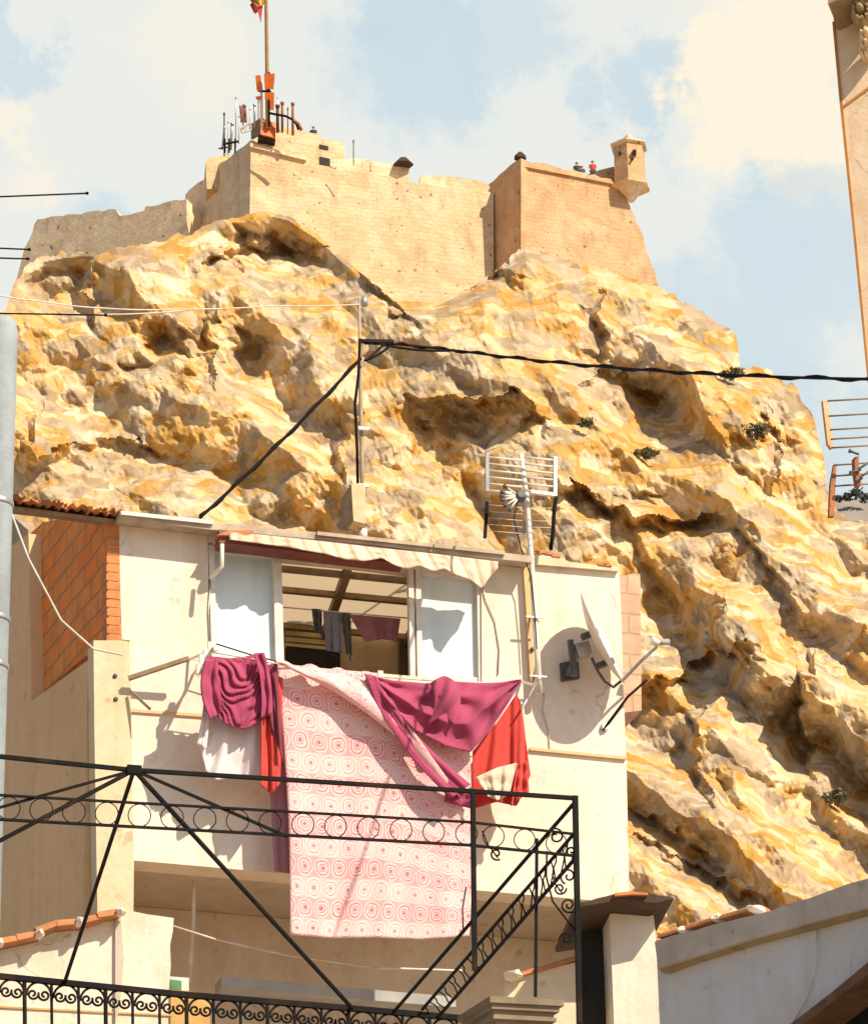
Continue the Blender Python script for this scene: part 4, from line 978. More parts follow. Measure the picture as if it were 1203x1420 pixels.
    for i in range(nv):
        v = i/(nv-1); row = []
        for j in range(nu):
            u = j/(nu-1); q = T[j]*(1-v)+Bm[j]*v
            ph = (q[1]-908)/15.0 - 2.4*(1-((q[0]-332)/40)**2) + .5*math.sin(q[0]*.09) + .45*math.sin(q[0]*.06+q[1]*.11) + .3*math.sin(q[0]*.17-q[1]*.07)
            sw = (ph % 1.0); f = sw/.75 if sw < .75 else (1-sw)/.25
            o = .47 + .055*f*min(1, v*5)*(1-.35*v) + .03*math.sin(u*3.14) + .008*math.sin(u*31+v*12) - .05*math.exp(-((q[0]-346)/10)**2-((q[1]-934)/12)**2)
            row.append(W.off(o).at(q[0], q[1]))
        g.append(row)
    MB().sheet(g).build('body', MAG, mt, thick=.008)
    cloth(W, [(284, 915), (303, 912)], [(291, 998), (312, 984)], .60, .55, .022, 1.2, .5, 16, 24, side=(lambda v: -9*math.sin(v*3.14), lambda v: -4*math.sin(v*3.14))).build('sleeve', MAG, mt, thick=.008)
    cloth(W, [(352, 906), (366, 905)], [(362, 996), (377, 990)], .58, .54, .02, 1.2, 1.5, 12, 24, side=(lambda v: 5*math.sin(v*3.14), lambda v: 4*math.sin(v*3.14))).build('sleeve', MAG, mt, thick=.008)
    tag(cloth(W, [(362, 990), (376, 935), (392, 940)], [(361, 1088), (376, 1102), (390, 1084)], .50, .42, .03, 1.6, .9, 20, 34).build('red_cloth', REDC, thick=.006), 'narrow bright red cloth left of the rose sheet', 'cloth', 'laundry on the balcony')
    tag(cloth(W, [(368, 922), (384, 920)], [(374, 1000), (394, 1060)], .55, .50, .02, 1.6, .4, 14, 24).build('dark_red_cloth', MARC, thick=.006), 'dark maroon strip of cloth between red cloth and rose sheet', 'cloth', 'laundry on the balcony')
    # washing inside the glazed balcony
    I = W.off(-.55)
    ln = MB().tube([I.at(x, y) for x, y in ((392, 842), (470, 849), (575, 858))], .006, 6).build('indoor_line', WCABLE, label='line of washing strung inside the glazed balcony', cat='clothesline')
    def hang(nm, lab, cat, mat, top, bot, ph=0): tag(cloth(I, top, bot, 0, .05, .02, 2, ph, 22, 22).build(nm, mat, thick=.006), lab, cat, 'washing inside the glazed balcony')
    hang('dark_stocking', 'black stockings hung inside the balcony, leftmost', 'stockings', DKC, [(432, 844), (446, 845)], [(436, 876), (446, 880)])
    hang('grey_trousers', 'grey trousers hung inside the balcony between stockings and olive top', 'trousers', GRC, [(448, 848), (474, 850)], [(452, 902), (476, 906)], 1)
    hang('dark_trousers', 'dark olive top hung inside beside the mauve shirt', 'top', OLIVE, [(472, 850), (486, 851)], [(480, 905), (488, 918)], 2)
    hang('mauve_shirt', 'mauve shirt hung sideways inside the balcony', 'shirt', MAUVE, [(484, 852), (520, 855), (555, 858)], [(506, 890), (530, 886), (550, 890)], 3)
laundry()

def dish():
    px = 32.4/FPX
    c = W.off(.33).at(836, 882); ax = Vector((.80, -.30, .42))   # boresight: to the right and up
    edge = (W.off(.33).at(865, 944)-W.off(.33).at(808, 817)); edge.normalize()
    # plate normal in image is perpendicular to its long edge; keep it pointing right and slightly to the viewer
    wdir = N_; nrm = edge.cross(wdir).normalized()
    if nrm.x < 0: nrm = -nrm
    vd = (CAM-c).normalized(); nrm = edge.cross(vd).normalized(); nrm = nrm if nrm.x > 0 else -nrm
    nrm = (nrm*.995 + vd*.085).normalized(); wd = nrm.cross(edge).normalized()
    t = thing('satellite_dish', 'white satellite dish on an arm beside the glazed balcony', 'satellite dish', W.at(790, 930))
    g = MB(); H, Wd = 71*px, 53*px; n = 36; rings = 7
    for sgn, o in ((1, 0), (-1, -.012)):
        base = len(g.v); g.v.append(c + nrm*(o-.085))
        for k in range(1, rings+1):
            r = k/rings
            for j in range(n):
                a = 6.2832*j/n; g.v.append(c + edge*H*r*math.cos(a) + wd*Wd*r*math.sin(a) + nrm*(.085*r*r-.085+o))
        for j in range(n):
            jj = (j+1) % n; g.sm.add(len(g.f)); g.f.append((base, base+1+j, base+1+jj))
            for k in range(rings-1): g.sm.add(len(g.f)); g.f.append((base+1+k*n+j, base+1+(k+1)*n+j, base+1+(k+1)*n+jj, base+1+k*n+jj))
    b2 = 1+rings*n
    for j in range(n):
        jj = (j+1) % n; o1 = 1+(rings-1)*n; g.f.append((o1+j, o1+jj, b2+o1+jj, b2+o1+j))
    g.build('reflector', DISHW, t)
    Dp = W.off(.33)
    for x, y in ((818, 880), (840, 920)):
        MB().bar(W.off(.31).at(x-12, y+4), W.off(.33).at(x+10, y-4), .05, .05).build('clamp', DGREY, t)
    MB().prism(W.off(.25).pts([(797, 893), (816, 888), (821, 905), (803, 913)]), BK*.1).build('rear_box', GALV, t)
    MB().bar(W.off(.21).at(790, 888), W.off(.21).at(797, 938), .045).build('mast', DGREY, t)
    MB().bar(W.off(.02).at(786, 935), W.off(.22).at(795, 928), .06).build('wall_arm', DGREY, t)
    MB().prism(W.off(.004).pts([(775, 921), (800, 916), (802, 942), (777, 946)]), N_*.03).build('wall_plate', DGREY, t)
    arm = W.off(.33)
    MB().tube([arm.at(820, 912), arm.at(828, 930), arm.at(838, 945), arm.at(850, 953), arm.at(866, 940), arm.at(890, 915), arm.at(910, 897)], .013, 8).build('feed_arm', DGREY, t)
    q = W.off(.33)
    MB().tube([q.at(902, 888), q.at(913, 892)], .04, 10, .03).build('receiver', WMET, t)
    MB().tube([q.at(908, 891), q.at(927, 890)], .026, 10).build('receiver_tail', BLUEG, t)
    # second, smaller rod from the wall to the right, and the feed cable
    t2 = thing('wall_stay', 'thin dark stay bar fixed to the wall below the dish', 'stay bar', W.at(838, 1010))
    MB().tube([W.off(.03).at(836, 1012), W.off(.08).at(870, 966), W.off(.12).at(896, 943)], .012, 7).build('bar', IRON, t2)
    MB().lathe(W.off(.02).at(838, 1008), [(.04, -.02), (.03, .02)], 8, N_).build('foot_plate', GALV, t2)
    MB().tube([W.off(.012).at(x, y) for x, y in ((748, 948), (755, 965), (752, 985), (760, 1012), (762, 1040))], .005, 5).build('dish_cable', WCABLE, label='thin white cable looping down the wall by the dish', cat='cable')
dish()
for pts_, lb_ in ((((668, 804), (672, 830), (686, 862), (692, 900), (690, 936)), 'thin grey cable looping beside the right frosted pane'), (((292, 800), (289, 850), (291, 893)), 'thin grey cable down the left window jamb')):
    MB().tube([W.off(.012).at(*q_) for q_ in pts_], .006, 5).build('wall_cable', GALV, label=lb_, cat='cable')

def aerial():
    Ap = W.off(.12); px = 32/FPX
    t = thing('tv_antenna', 'white mast on the house wall with a grid reflector aerial', 'tv antenna', Ap.at(748, 958))
    MB().tube([Ap.at(748, 962), Ap.at(744, 900), Ap.at(738, 800), Ap.at(730, 690), Ap.at(722, 630)], 4.6*px, 12, 3.4*px).build('mast', WMET, t)
    for x, y in ((741, 856), (746, 938)): MB().bar(W.off(0).at(x-8, y), W.off(.14).at(x+6, y), .02).bar(Ap.off(.04).at(x-12, y-1), Ap.off(.04).at(x+14, y+1), .014).build('wall_clamp', GALV, t)
    Gp = Ap.off(.1)
    g = Gp
    for (x0, x1), nm in (((677, 724), 'grid'), ((727, 768), 'grid')):
        b = MB()
        for k in range(6):
            y = 634 + k*9.2; b.tube([Gp.at(x0, y), Gp.at(x1, y+(x1-x0)*.1)], 1.5*px, 6)
        b.build('reflector_grid', WMET, t)
    MB().bar(Gp.at(675, 628), Gp.at(675, 682), .03, .03).build('grid_post', BLUEG, t); MB().bar(Gp.at(769, 634), Gp.at(769, 688), .03, .03).build('grid_post', GALV, t)
    MB().bar(Gp.at(735, 682), Gp.at(771, 687), .035, .03).build('boom', WMET, t)
    MB().bar(Gp.at(675, 696), Gp.at(672, 746), .025, .025).build('lower_post', IRON, t)
    MB().tube([Gp.at(771, 688), Gp.at(768, 705), Gp.at(766, 740), Gp.at(763, 762)], .018, 7).build('lower_post', IRON, t)
    g = MB()
    for k in range(5):
        y = 700+k*9; g.tube([Gp.at(676, y), Gp.at(724, y+4)], .5*px, 5); g.tube([Gp.at(734, y+4), Gp.at(768, y+5)], .5*px, 5)
    g.build('lower_grid', WCABLE, t)
    c = Gp.off(.1).at(720, 688); MB().lathe(c-N_*.03, [(.05, 0), (.06, .03), (.03, .08)], 12, N_).build('dipole_hub', DGREY, t)
    for a in (-2.9, -2.5, 2.9, 2.5, 2.15, 3.14):
        r = 22; e = Gp.off(.16).at(720+r*math.cos(a), 688+r*math.sin(a)*.9); MB().tube([c, e], .009, 6).build('dipole', WMET, t)
        MB().tube([e, e+(e-c).normalized()*.035], .017, 6).build('dipole_tip', DGREY, t)
    MB().tube([Ap.off(.05).at(x, y) for x, y in ((718, 692), (712, 720), (722, 760), (736, 800), (741, 850), (744, 900))], .006, 5).build('coax', BLACKC, t)
aerial()

def edge_aerial():
    q = Plane(P(1180, 650, 24), (1, .25)); px = 24/FPX
    t = thing('tv_antenna', 'rusty orange panel aerial at the right edge beside the church', 'tv antenna', q.at(1222, 760))
    MB().tube([q.off(-.05).at(1226, 900), q.off(-.05).at(1220, 540)], .03, 10).build('mast', GALV, t)
    MB().prism(q.pts([(1140, 555), (1147, 556), (1155, 620), (1152, 622), (1147, 615)]), BK*.03).build('side_bar', M('tan_bar', (.72, .50, .26), (.6, .38, .18), 8), t)
    MB().prism(q.pts([(1156, 643), (1159, 644), (1157, 690), (1156, 716), (1149, 716), (1151, 670)]), BK*.03).build('side_bar', RUST, t)
    for x0, ys, nm in ((1147, (556, 577, 596, 609, 621), 'rod'), (1157, (645, 660, 674), 'rod')):
        for y in ys: MB().tube([q.at(x0+(y-556)*.08*(ys[0] < 600), y), q.at(1232, y-5)], .006, 6).build('rod', LWOOD, t)
    MB().prism(q.off(.1).pts([(1184, 634), (1190, 632), (1190, 650), (1194, 672), (1188, 673), (1185, 655)]), BK*.05).build('feed_bracket', RUST, t)
    for a, b in (((1176, 625), (1190, 630)), ((1177, 655), (1190, 652)), ((1190, 650), (1206, 640)), ((1192, 662), (1206, 652)), ((1184, 666), (1190, 664))):
        MB().tube([q.off(.12).at(*a), q.off(.12).at(*b)], .008, 6).build('dipole', DGREY, t)
        MB().tube([q.off(.12).at(*a), q.off(.12).at(a[0]+3, a[1]+1)], .013, 6).build('dipole_tip', DGREY, t)
edge_aerial()

# ---- utility pole and cables
def pole_cables():
    q = W.off(-1.0)
    t = thing('utility_pole', 'slender grey service pole with a meter box on the house roof', 'utility pole', q.at(501, 738))
    MB().tube([q.at(503, 738), q.at(501, 600), q.at(499, 500), q.at(498, 414)], .022, 10, .014).build('pole', M('weathered_pole', (.50, .40, .28), (.34, .27, .19), 4), t)
    MB().tube([q.off(.05).at(x, y) for x, y in ((496, 670), (495, 620), (492, 560), (497, 520), (499, 470))], .014, 7).build('riser_cable', BLACKC, t)
    bx = MB().prism(q.off(.12).pts([(487, 671), (506, 671), (507, 726), (490, 722)]), BK*.18).build('meter_box', M('cream_box', (.74, .58, .36), (.62, .46, .26), 6), t)
    MB().prism([q.off(.12).at(487, 671), q.off(.12).at(490, 722), q.at(474, 735), q.at(474, 690)], BK*.04).build('box_side', LWOOD, bx)
    MB().tube([q.at(503, 735), q.at(503, 748)], .04, 8).build('base_pipe', WMET, t)
    MB().lathe(q.at(505, 424), [(.03, 0), (.035, .05), (.015, .1)], 10).build('insulator', GALV, t)
    for (x, y) in ((503, 594), (503, 673)): MB().bar(q.off(.05).at(x-7, y), q.off(.05).at(x+8, y+1), .03).build('clamp', WMET, t)
    MB().bar(q.at(500, 473), q.at(545, 474), .035, .03).bar(q.at(508, 500), q.at(534, 476), .02).build('cross_arm', IRON, t)
    def cab(nm, pts, r, lb, mat=BLACKC, tw=False):
        b = MB(); b.tube(pts, r, 7)
        if tw:
            d = []
            for i, p in enumerate(pts): a = i*.9; d.append(p + Vector((0, math.cos(a), math.sin(a)))*r*1.5)
            b.tube(d, r*.7, 6)
        b.build(nm, mat, label=lb, cat='cable', group='overhead cables')
    a = [q.at(x, y) for x, y in ((497, 500),)][0]
    cab('power_cable', cable([q.off(.05).at(500, 497), q.off(.3).at(277, 718)], .04, 30), .015, 'thick black cable sloping down from pole to the house roof', tw=True)
    far = P(1230, 526, 26); cab('power_cable', cable([q.at(505, 476), q.at(560, 478), q.at(640, 487)], .0, 10) + cable([q.at(640, 487), far], .06, 60)[1:], .0115, 'twisted black cable running right from pole to church', tw=True)
    cab('power_cable', cable([q.off(.06).at(505, 500), q.off(.06).at(540, 480), q.off(.06).at(630, 486)], .02, 10), .011, 'short black loop of cable beside the pole cross arm')
    for k, (pts, lb) in enumerate(((((-30, 404), (60, 418), (140, 427), (240, 429), (380, 424), (498, 422)), 'pale thin wire sagging from the left edge to pole top'),
                                   (((-30, 430), (60, 435), (147, 436), (260, 430)), 'pale thin wire below the sagging one at left'))):
        dd = [P(x, y, 30+(x+30)/530*3) for x, y in pts]; cab('overhead_wire', cable(dd, .01, 8), .006, lb, WCABLE)
    for a, b, lb in (((-30, 274), (122, 268), 'dark thin rod crossing the sky at left, longest'), ((-30, 343), (42, 346), 'dark thin rod in the sky, upper of the close pair'), ((-30, 357), (40, 359), 'dark thin rod in the sky, lower of the close pair'), ((-30, 434), (148, 437), 'dark thin rod crossing the crag at left')):
        t = thing('aerial_rod', lb, 'aerial rod', P(*a, 22), 'aerial rods at the left edge')
        MB().tube([P(*a, 22), P(*b, 22)], .005, 6).build('rod', IRON, t)
        MB().tube([P(b[0]-3, b[1], 22), P(b[0]+1, b[1], 22)], .009, 6).build('end_cap', IRON, t)
    MB().tube([W.off(.5).at(x, y) for x, y in ((8, 690), (40, 775), (85, 860), (130, 900), (170, 908))], .009, 6).build('house_wire', WCABLE, label='pale wire running down across the brick wall', cat='cable', group='overhead cables')
    MB().tube([W.off(-.3).at(x, y) for x, y in ((236, 1283), (300, 1303), (400, 1325), (520, 1342), (640, 1346))], .009, 6).build('house_wire', WCABLE, label='pale wire drooping under the overhanging storey', cat='cable', group='overhead cables')
pole_cables()

def left_pole():
    d = 25; px = d/FPX
    t = thing('concrete_pole', 'thick grey round pole cut by the left edge', 'pole', down(P(-6, 1000, d)))
    b = P(-13, 900, d); x0, y0 = b.x, b.y; zt = Plane(b, (1, 0)).at(-6, 440).z
    r = 25*px
    MB().lathe((x0, y0, 0), [(r, 0), (r, zt-.25), (r*.98, zt-.1), (r*.8, zt-.03), (r*.3, zt)], 28).build('shaft', POLEM, t)
    for yy in (700, 860, 925): MB().lathe((x0, y0, Plane(b, (1, 0)).at(-9, yy).z), [(r*1.04, -.02), (r*1.07, -.01), (r*1.07, .01), (r*1.04, .02)], 28).build('band', GALV, t)
left_pole()

# ================================================================== lower left house, right hand buildings
def low_left():
    q = Plane(P(120, 1330, 27), (1, .2)); nb = -q.n
    t = thing('low_house', 'low whitewashed house with tiled verge in front of the pillar', 'house', down(q.at(120, 1300)))
    out = [(-60, 1335), (0, 1322), (70, 1304), (130, 1283), (160, 1272), (186, 1264), (205, 1268), (241, 1273), (240, 1290), (236, 1310), (237, 1340), (234, 1372)]
    P0 = q.pts(out); pr = [p for p in P0] + [down(P0[-1]), down(P0[0])]
    MB().prism(pr, nb*.35).build('gable_wall', plaster('bright_whitewash', (.83, .75, .62), (.52, .38, .22), .6), t)
    MB().prism(q.off(.03).pts([(160, 1275), (168, 1272), (172, 1330), (166, 1400), (160, 1420), (160, 1360)]), nb*.05).build('drain_streak', SOFF, t)
    rs = random.Random(5)
    pts = [(-60, 1318), (0, 1302), (40, 1292), (82, 1274), (100, 1276), (140, 1264), (165, 1258)]
    T = resamp(pts, 9)
    for k in range(8):
        a, b = T[k], T[k+1]; m0, m1 = q.off(.12).at(a[0], a[1]+9), q.off(.12).at(b[0]+3, b[1]+10); m1 += Z*rs.uniform(-.01, .012); m0 += Z*rs.uniform(-.008, .008); r = .065
        d = (m1-m0).normalized(); u = d.cross(nb).normalized(); u = u if u.z > 0 else -u
        A = [m0 + u*(r*math.sin(x)) + nb*(.06+r*1.3*-math.cos(x)) for x in [math.pi*j/8 for j in range(9)]]; B = [m1 + u*(r*.9*math.sin(x)) + nb*(.06+r*1.2*-math.cos(x)) for x in [math.pi*j/8 for j in range(9)]]
        MB().loft(A, B).build('roof_tile', TILE, t)
        if k % 2: lump(m1+u*.015, d*.04, nb*.07, u*.035, k).build('mortar_dab', WHITE, t)
    MB().prism(q.off(-.1).pts([(-60, 1325), (165, 1266), (150, 1240), (-60, 1296)]), nb*.1 - Z*0).build('roof', TILE2, t) if False else None
    MB().prism(q.off(.012).pts([(-60, 1392), (120, 1401), (238, 1407), (238, 1409), (120, 1403.5), (-60, 1394.5)]), nb*.02).build('stain_line', OCHRE, t)
    g = Plane(P(260, 1370, 29), (1, .2))
    t = thing('street_box', 'green and white box below the overhanging storey', 'sign box', g.at(250, 1374))
    MB().prism(g.pts([(237, 1358), (252, 1360), (252, 1373), (237, 1371)]), nb*.05).build('green_face', GREENP, t)
    MB().prism(g.off(-.01).pts([(236, 1354), (262, 1356), (262, 1374), (236, 1372)]), nb*.08).build('case', WMET, t)
    w = g.pts([(237, 1372), (292, 1378), (290, 1500), (237, 1500)]); MB().prism([w[0], w[1], down(w[2]), down(w[3])], nb*.4).build('ochre_wall', OCHRE, label='ochre painted wall end behind the railing scrolls', cat='wall')
low_left()

def right_side():
    # white house at lower right, face in shade
    q = Plane(P(1050, 1330, 26), (1, -1.3)); nb = -q.n
    t = thing('white_house', 'whitewashed house gable in blue shade at lower right', 'house', down(q.at(1060, 1320)))
    top = [(909, 1304), (960, 1292), (1040, 1272), (1120, 1248), (1203, 1222), (1330, 1182)]
    a = q.pts(top); low = [down(a[-1]), down(a[0])]
    # wall with a dark opening cut along the sloping beam
    beam = [(1096, 1424), (1150, 1384), (1203, 1342), (1330, 1240)]
    bq = q.pts(beam)
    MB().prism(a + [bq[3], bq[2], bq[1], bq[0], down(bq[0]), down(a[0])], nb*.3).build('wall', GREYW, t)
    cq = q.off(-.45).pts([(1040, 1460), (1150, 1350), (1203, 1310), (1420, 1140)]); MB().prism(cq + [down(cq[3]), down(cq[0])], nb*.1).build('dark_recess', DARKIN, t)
    MB().prism(q.off(.05).pts([(1090, 1424), (1150, 1378), (1203, 1334), (1330, 1230), (1330, 1248), (1203, 1350), (1150, 1392), (1108, 1424)]), nb*.3).build('wood_beam', WOOD, t)
    cop = jag([(907, 1306), (960, 1291), (1040, 1270), (1120, 1246), (1203, 1218), (1330, 1176)], 22, 2.0, 4)
    cp2 = [(1330, 1220), (1203, 1258), (1120, 1280), (1040, 1302), (960, 1327), (912, 1342)]
    MB().prism(q.off(.10).pts(cop + cp2), nb*.5).build('coping', COPE, t)
    MB().prism(q.off(.06).pts([(912, 1342), (960, 1327), (1040, 1302), (1120, 1280), (1203, 1258), (1330, 1220), (1330, 1228), (1203, 1266), (1120, 1288), (1040, 1309), (960, 1334), (918, 1349)]), nb*.3).build('moulding', STONE, t)
    for k, (x0, y0, x1, y1) in enumerate(((912, 1301, 946, 1291), (944, 1291, 992, 1275), (990, 1277, 1040, 1262))):
        m0, m1 = q.off(.0).at(x0, y0), q.off(.0).at(x1, y1); d = (m1-m0).normalized(); u = Z; r = .055
        A = [m0 + u*(r*math.sin(x)) + nb*(.1-r*2*math.cos(x)) for x in [math.pi*j/8 for j in range(9)]]; B = [m1 + u*(r*math.sin(x)) + nb*(.1-r*2*math.cos(x)) for x in [math.pi*j/8 for j in range(9)]]
        MB().loft(A, B).build('roof_tile', TILE, t)
        lump(m1+nb*.05+u*.01, d*.05, nb*.09, u*.03, k).build('mortar_dab', WHITE, t)
    MB().prism([p + nb*.2 for p in q.pts([(1046, 1272), (1120, 1248), (1203, 1221), (1330, 1180), (1330, 1172), (1203, 1212), (1120, 1239), (1046, 1263)])], nb*.4).build('ridge_cap', WHITE, t)
    MB().tube([q.off(.02).at(x, y) for x, y in ((1132, 1290), (1130, 1340), (1118, 1380), (1096, 1424))], .006, 6).build('wall_wire', WCABLE, t)
    # pier with its dark little roof
    p_ = Plane(P(870, 1300, 27.5), (1, .12)); pb = -p_.n
    t = thing('white_pier', 'white wall pier under a small dark tiled roof', 'pier', down(p_.at(875, 1420)))
    b = p_.pts([(845, 1262), (905, 1262), (909, 1300), (912, 1420), (848, 1420)])
    MB().prism(b[:3] + [down(b[3]), down(b[4])], pb*.5).build('pier', WHITE, t)
    MB().prism(p_.off(.32).pts(jag([(798, 1252), (820, 1248), (850, 1240), (890, 1238), (926, 1243)], 10, .8, 6) + [(934, 1246), (908, 1252), (860, 1248), (800, 1258)]), pb*1.1).build('small_roof', TILE2, t)
    MB().prism(p_.off(.36).pts([(852, 1238), (876, 1236), (898, 1238), (898, 1241), (876, 1240), (852, 1242)]), pb*.5).build('ridge_tile', TILE, t)
    MB().prism(p_.off(-.35).pts([(800, 1256), (850, 1254), (850, 1420), (800, 1420)]), pb*.1).build('shade_panel', DARKIN, t)  # near-black panel standing in for the shadow below the small roof
    # small tiled roof seen behind the right hand posts
    s = Plane(P(750, 1360, 27.5), (1, .1)); sb = -s.n
    t = thing('small_gable', 'low white gable with orange tiles behind the iron posts', 'roof', down(s.at(750, 1400)))
    o = s.pts([(702, 1360), (725, 1352), (760, 1343), (800, 1334), (804, 1440), (704, 1440)])
    MB().prism(o[:4]+[down(o[4]), down(o[5])], sb*.3).build('wall', WALL2, t)
    for x0, y0, x1, y1 in ((706, 1358, 742, 1347), (740, 1348, 772, 1339), (770, 1339, 800, 1330)):
        m0, m1 = s.off(.04).at(x0, y0), s.off(.04).at(x1, y1); r = .05
        A = [m0 + Z*(r*math.sin(x)) + sb*(.1-r*2*math.cos(x)) for x in [math.pi*j/8 for j in range(9)]]; B = [m1 + Z*(r*math.sin(x)) + sb*(.1-r*2*math.cos(x)) for x in [math.pi*j/8 for j in range(9)]]
        MB().loft(A, B).build('roof_tile', TILE, t)
    lump(s.off(.05).at(712, 1353), s.e*.07, sb*.1, Z*.04, 3).build('mortar_dab', WHITE, t)
right_side()

def church():
    q = Plane(P(1180, 250, 62), (1, -.30)); nb = -q.n; px = 62/FPX
    t = thing('church_facade', 'pale ashlar church corner with carved ornament at upper right', 'church', down(q.at(1200, 500)))
    a = q.pts([(1153, -90), (1155, 30), (1166, 150), (1184, 330), (1203, 530), (1230, 800), (1600, 800), (1600, -90)])
    MB().prism(a[:5] + [down(a[4]), down(a[6]), a[6], a[7]], nb*9).build('wall', CHURCH, t)
    MB().prism(q.off(.02).pts([(1164, 149), (1203, 120), (1290, 56), (1290, 59), (1203, 124), (1165, 152)]), nb*.05).build('joint_moulding', M('brown_joint', (.52, .25, .06), (.4, .18, .05), 4), t)
    MB().prism(q.off(.03).pts([(1153, 30), (1156.5, 30), (1168, 150), (1186, 330), (1205, 530), (1202, 530), (1182.5, 330), (1164, 150)]), nb*.1).build('edge_moulding', M('brown_joint', (0, 0, 0)), t)
    MB().prism(q.off(.9).pts([(1147, 5), (1160, 0), (1260, -60), (1260, -90), (1150, -90)]), nb*1.2).build('cornice', STONE, t)
    def rosette(x, y, r, n, dep):
        b = MB()
        for k in range(n):
            a_ = 6.283*k/n; c = q.off(.25).at(x+r*.62*math.cos(a_), y+r*.62*math.sin(a_)); b.lathe(c, [(.02, -dep*.3), (r*px*.34, 0), (r*px*.3, dep*.5), (r*px*.12, dep*.8)], 9, q.n)
        b.lathe(q.off(.2).at(x, y), [(r*px*.45, -.2), (r*px*.42, dep*.6), (r*px*.25, dep), (.02, dep*1.1)], 12, q.n); return b
    rosette(1166, 8, 10, 7, .45).build('corbel', STONE, t)
    rosette(1199, 30, 17, 9, .55).build('ornament', STONE, t); rosette(1207, 62, 14, 7, .5).build('ornament', CHURCH, t); rosette(1200, 78, 8, 6, .35).build('ornament', CHURCH, t)
    rosette(1188, 2, 9, 6, .35).build('ornament', STONE, t)
church()

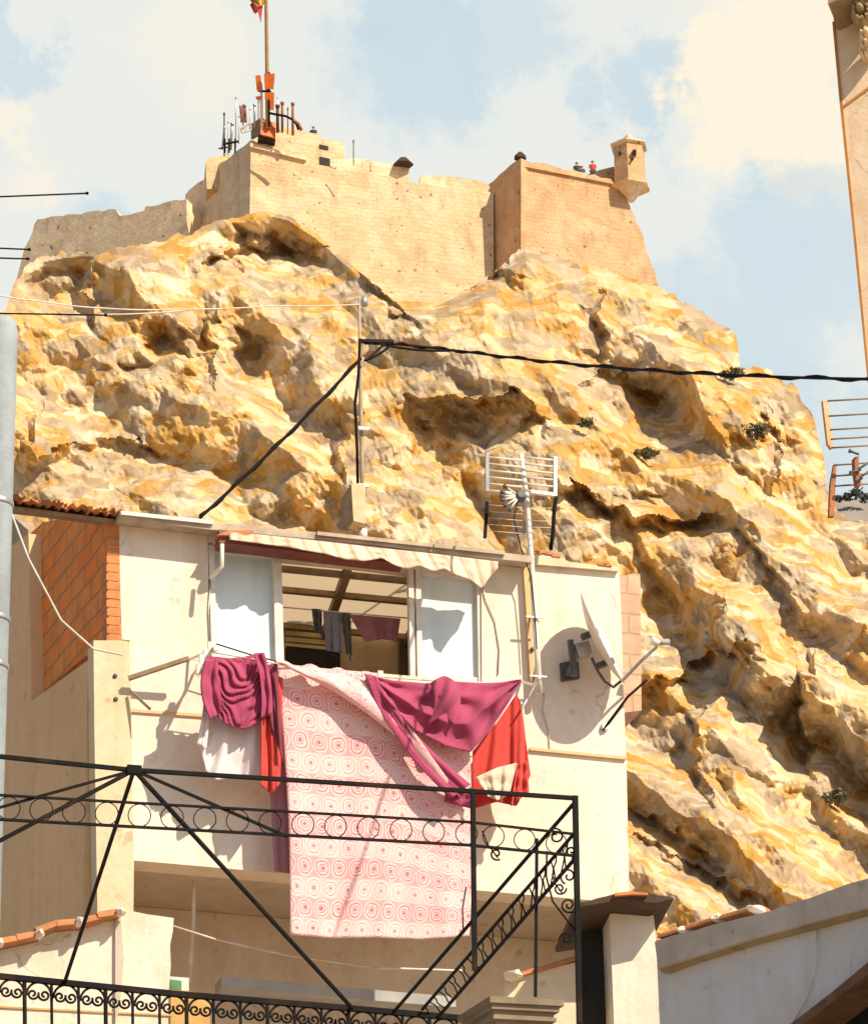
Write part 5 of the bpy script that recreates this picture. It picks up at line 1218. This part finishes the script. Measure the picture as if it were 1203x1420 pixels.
# ================================================================== iron frame, railing, pier in the foreground
FR = Plane(P(400, 1120, 18), (1, .25)); RL = Plane(P(580, 1408, 20.8), (1, .37)); fpx = 18/FPX
def iron():
    t = thing('iron_canopy_frame', 'black wrought iron canopy frame with a frieze of rings', 'iron frame', down(FR.at(797, 1300)))
    yt = lambda x: np.interp(x, [-80, 0, 185, 650, 797], [1041, 1050, 1068, 1097, 1107])
    ym = lambda x: np.interp(x, [-80, 0, 650, 797], [1098, 1103, 1140, 1157]); yl = lambda x: np.interp(x, [-80, 0, 650, 797], [1132, 1137, 1172, 1187])
    def rod(nm, pts, w, mat=IRON): 
        b = MB()
        for p, r in zip(pts[:-1], pts[1:]): b.bar(p, r, w)
        return b.build(nm, mat, t)
    F = FR
    rod('top_rail', [F.at(x, yt(x)) for x in (-80, 185, 650, 799)], .019)
    rod('frieze_rail', [F.at(x, ym(x)) for x in (-80, 650, 799)], .011); rod('frieze_rail', [F.at(x, yl(x)) for x in (-80, 650, 799)], .0125)
    pb = F.at(803, 1420); pa = F.at(659, 1420)
    rod('post', [F.at(797, 1104), pb, down(pb)], .025); rod('post', [F.at(655, 1096), F.at(658, 1345)], .022)
    rod('post', [F.off(-.6).at(744, 1163), F.off(-.6).at(742, 1382)], .014)
    for k, x in enumerate(list(np.arange(-33, 650, 45.3)) + [684, 727, 771]):
        y = (ym(x)+yl(x))/2; r = (yl(x)-ym(x))*.47
        pts = [F.at(x + r*1.0*math.cos(a), y + r*math.sin(a)) for a in [6.2832*j/20 for j in range(21)]]
        MB().tube(pts, .0029, 5).build('ring', IRON, t)
    ap = F.at(186, 1068); B_ = lambda x, y: RL.at(x, y)
    for e, w in ((B_(90, 1362), .017), (B_(490, 1400), .017), (F.at(-80, 1208), .018), (F.off(-.02).at(-80, 1142), .012), (F.off(-.014).at(398, 1160), .013)): rod('brace', [ap, e], w)
    MB().box(ap, F.e*.035, F.n*.02, Z*.02).build('apex_plate', IRON, t)
    rod('brace', [F.at(797, 1112), RL.at(545, 1404)], .014)
    a0, b0 = F.at(799, 1150), RL.at(585, 1400); a1, b1 = F.at(799, 1188), RL.at(606, 1412)
    a0 = F.at(799, 1152); 
    rod('side_rail', [a0, b0], .013); rod('side_rail', [a1, b1], .014)
    for k in range(30):
        u = (k+.5)/30; p, r = a0.lerp(b0, u), a1.lerp(b1, u + .018)
        mid = p.lerp(r, .5) + Vector((.012*(-1)**k, 0, 0)); MB().tube([p, p.lerp(mid, .6)+Vector((.006, 0, 0)), mid, r], .0042, 5).build('side_scroll', IRON, t)
    Q = F.off(-.02)
    sc = [Q.at(x, y) for x, y in ((758, 1180), (757, 1215), (766, 1250), (785, 1275), (797, 1290))]
    MB().tube(cable(sc, 0, 4), .005, 5).build('scroll', IRON, t)
    for args in ((776, 1232, 9, 1.4, 0), (788, 1215, 12, 1.3, 2), (788, 1255, 11, 1.4, 1), (784, 1302, 9, 1.3, 3), (688, 1184, 9, 1.2, 1), (770, 1160, 12, 1.2, 4), (792, 1180, 8, 1.3, .5)):
        MB().tube(spiral(Q, *args), .005, 5).build('scroll', IRON, t)
    for args in ((765, 1212, 780, 1240), (668, 1152, 690, 1190), (646, 1230, 642, 1290)):
        MB().tube([Q.at(args[0], args[1]), Q.at((args[0]+args[2])/2-3, (args[1]+args[3])/2), Q.at(args[2], args[3])], .004, 5).build('scroll', IRON, t)
    # ---- railing
    r = thing('iron_railing', 'black wrought iron railing with double spiral scrolls along bottom', 'railing', down(RL.at(280, 1500), 0) + Z*(RL.at(280, 1560).z))
    yr = lambda x: np.interp(x, [-80, 0, 250, 480, 650], [1347, 1354, 1379, 1398, 1413])
    for dy, w in ((0, .030), ): 
        b = MB(); xs = (-80, 0, 250, 480, 650)
        for x0, x1 in zip(xs[:-1], xs[1:]): b.bar(RL.at(x0, yr(x0)), RL.at(x1, yr(x1)), w, .03)
        b.build('top_rail', IRON, r)
    step = 37.4; x = -78
    b = MB(); b.bar(RL.at(-80, 1555), RL.at(650, 1620), .03); b.build('bottom_rail', IRON, r)
    k = 0
    while x < 640:
        MB().tube([RL.at(x, yr(x)), RL.at(x+2, yr(x)+203)], .0125 if k % 3 == 0 else .009, 6).build('baluster', IRON, r)
        for cx, dr, a in ((x+11.5, 1, -.3), (x+27.5, -1, math.pi+.3)):
            pts = spiral(RL, cx, yr(cx)+20, 8.2, 1.35, a, 24, dr)
            MB().tube(pts, .007, 5).build('scroll', IRON, r)
        pts = [RL.at(x+19.5 + 17*math.cos(a), yr(x+19)+21 + 18*math.sin(a)) for a in [math.pi*(1.0+j/14) for j in range(15)]]
        MB().tube(pts, .007, 5).build('arch', IRON, r)
        x += step; k += 1
    # terrace under the railing
    c0, c1 = RL.at(-80, 1562), RL.at(700, 1630); z = min(c0.z, c1.z)-.06
    side = Vector((-.42, .91, 0)).normalized()
    g = MB(); g.prism([Vector((c0.x, c0.y, z))-side*.0, Vector((c1.x, c1.y, z)), Vector((c1.x, c1.y, z))+side*1.2, Vector((c0.x, c0.y, z))+side*1.2], -Z*.25)
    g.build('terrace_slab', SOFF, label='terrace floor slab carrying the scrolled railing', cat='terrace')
    # stone pier with moulded cap
    pp = RL.at(712, 1382) ; pp = P(700, 1384, 20.2); e1 = FR.e; e2 = side
    t = thing('stone_pier', 'moulded limestone pier cap at the foot of the iron posts', 'pier', down(pp))
    c = P(690, 1396, 20.2); f = 20.2/FPX
    corner = P(679, 1381, 20.2)
    def slab(w, d, z0, h, inset, nm):
        o = corner + e1*inset + e2*inset - Z*z0
        MB().prism([o, o+e1*(w-2*inset), o+e1*(w-2*inset)+e2*(d-2*inset), o+e2*(d-2*inset)], -Z*h).build(nm, PIERST, t)
    Wd = 106*f
    slab(Wd, .42, 0, .035, 0, 'cap_slab'); slab(Wd, .42, .035, .03, .018, 'cap_slab'); slab(Wd, .42, .065, .03, .04, 'cap_moulding'); slab(Wd, .42, .095, .02, .03, 'cap_moulding')
    o = corner + e1*.06 + e2*.06; MB().prism([o-Z*.115, o-Z*.115+e1*(Wd-.12), o-Z*.115+e1*(Wd-.12)+e2*.3, o-Z*.115+e2*.3], -Z*(o.z-.115)).build('shaft', PIERST, t)
iron()
for o in list(bpy.data.objects):
    if o.type == 'MESH' and o.name.startswith('wall_batten'): pass
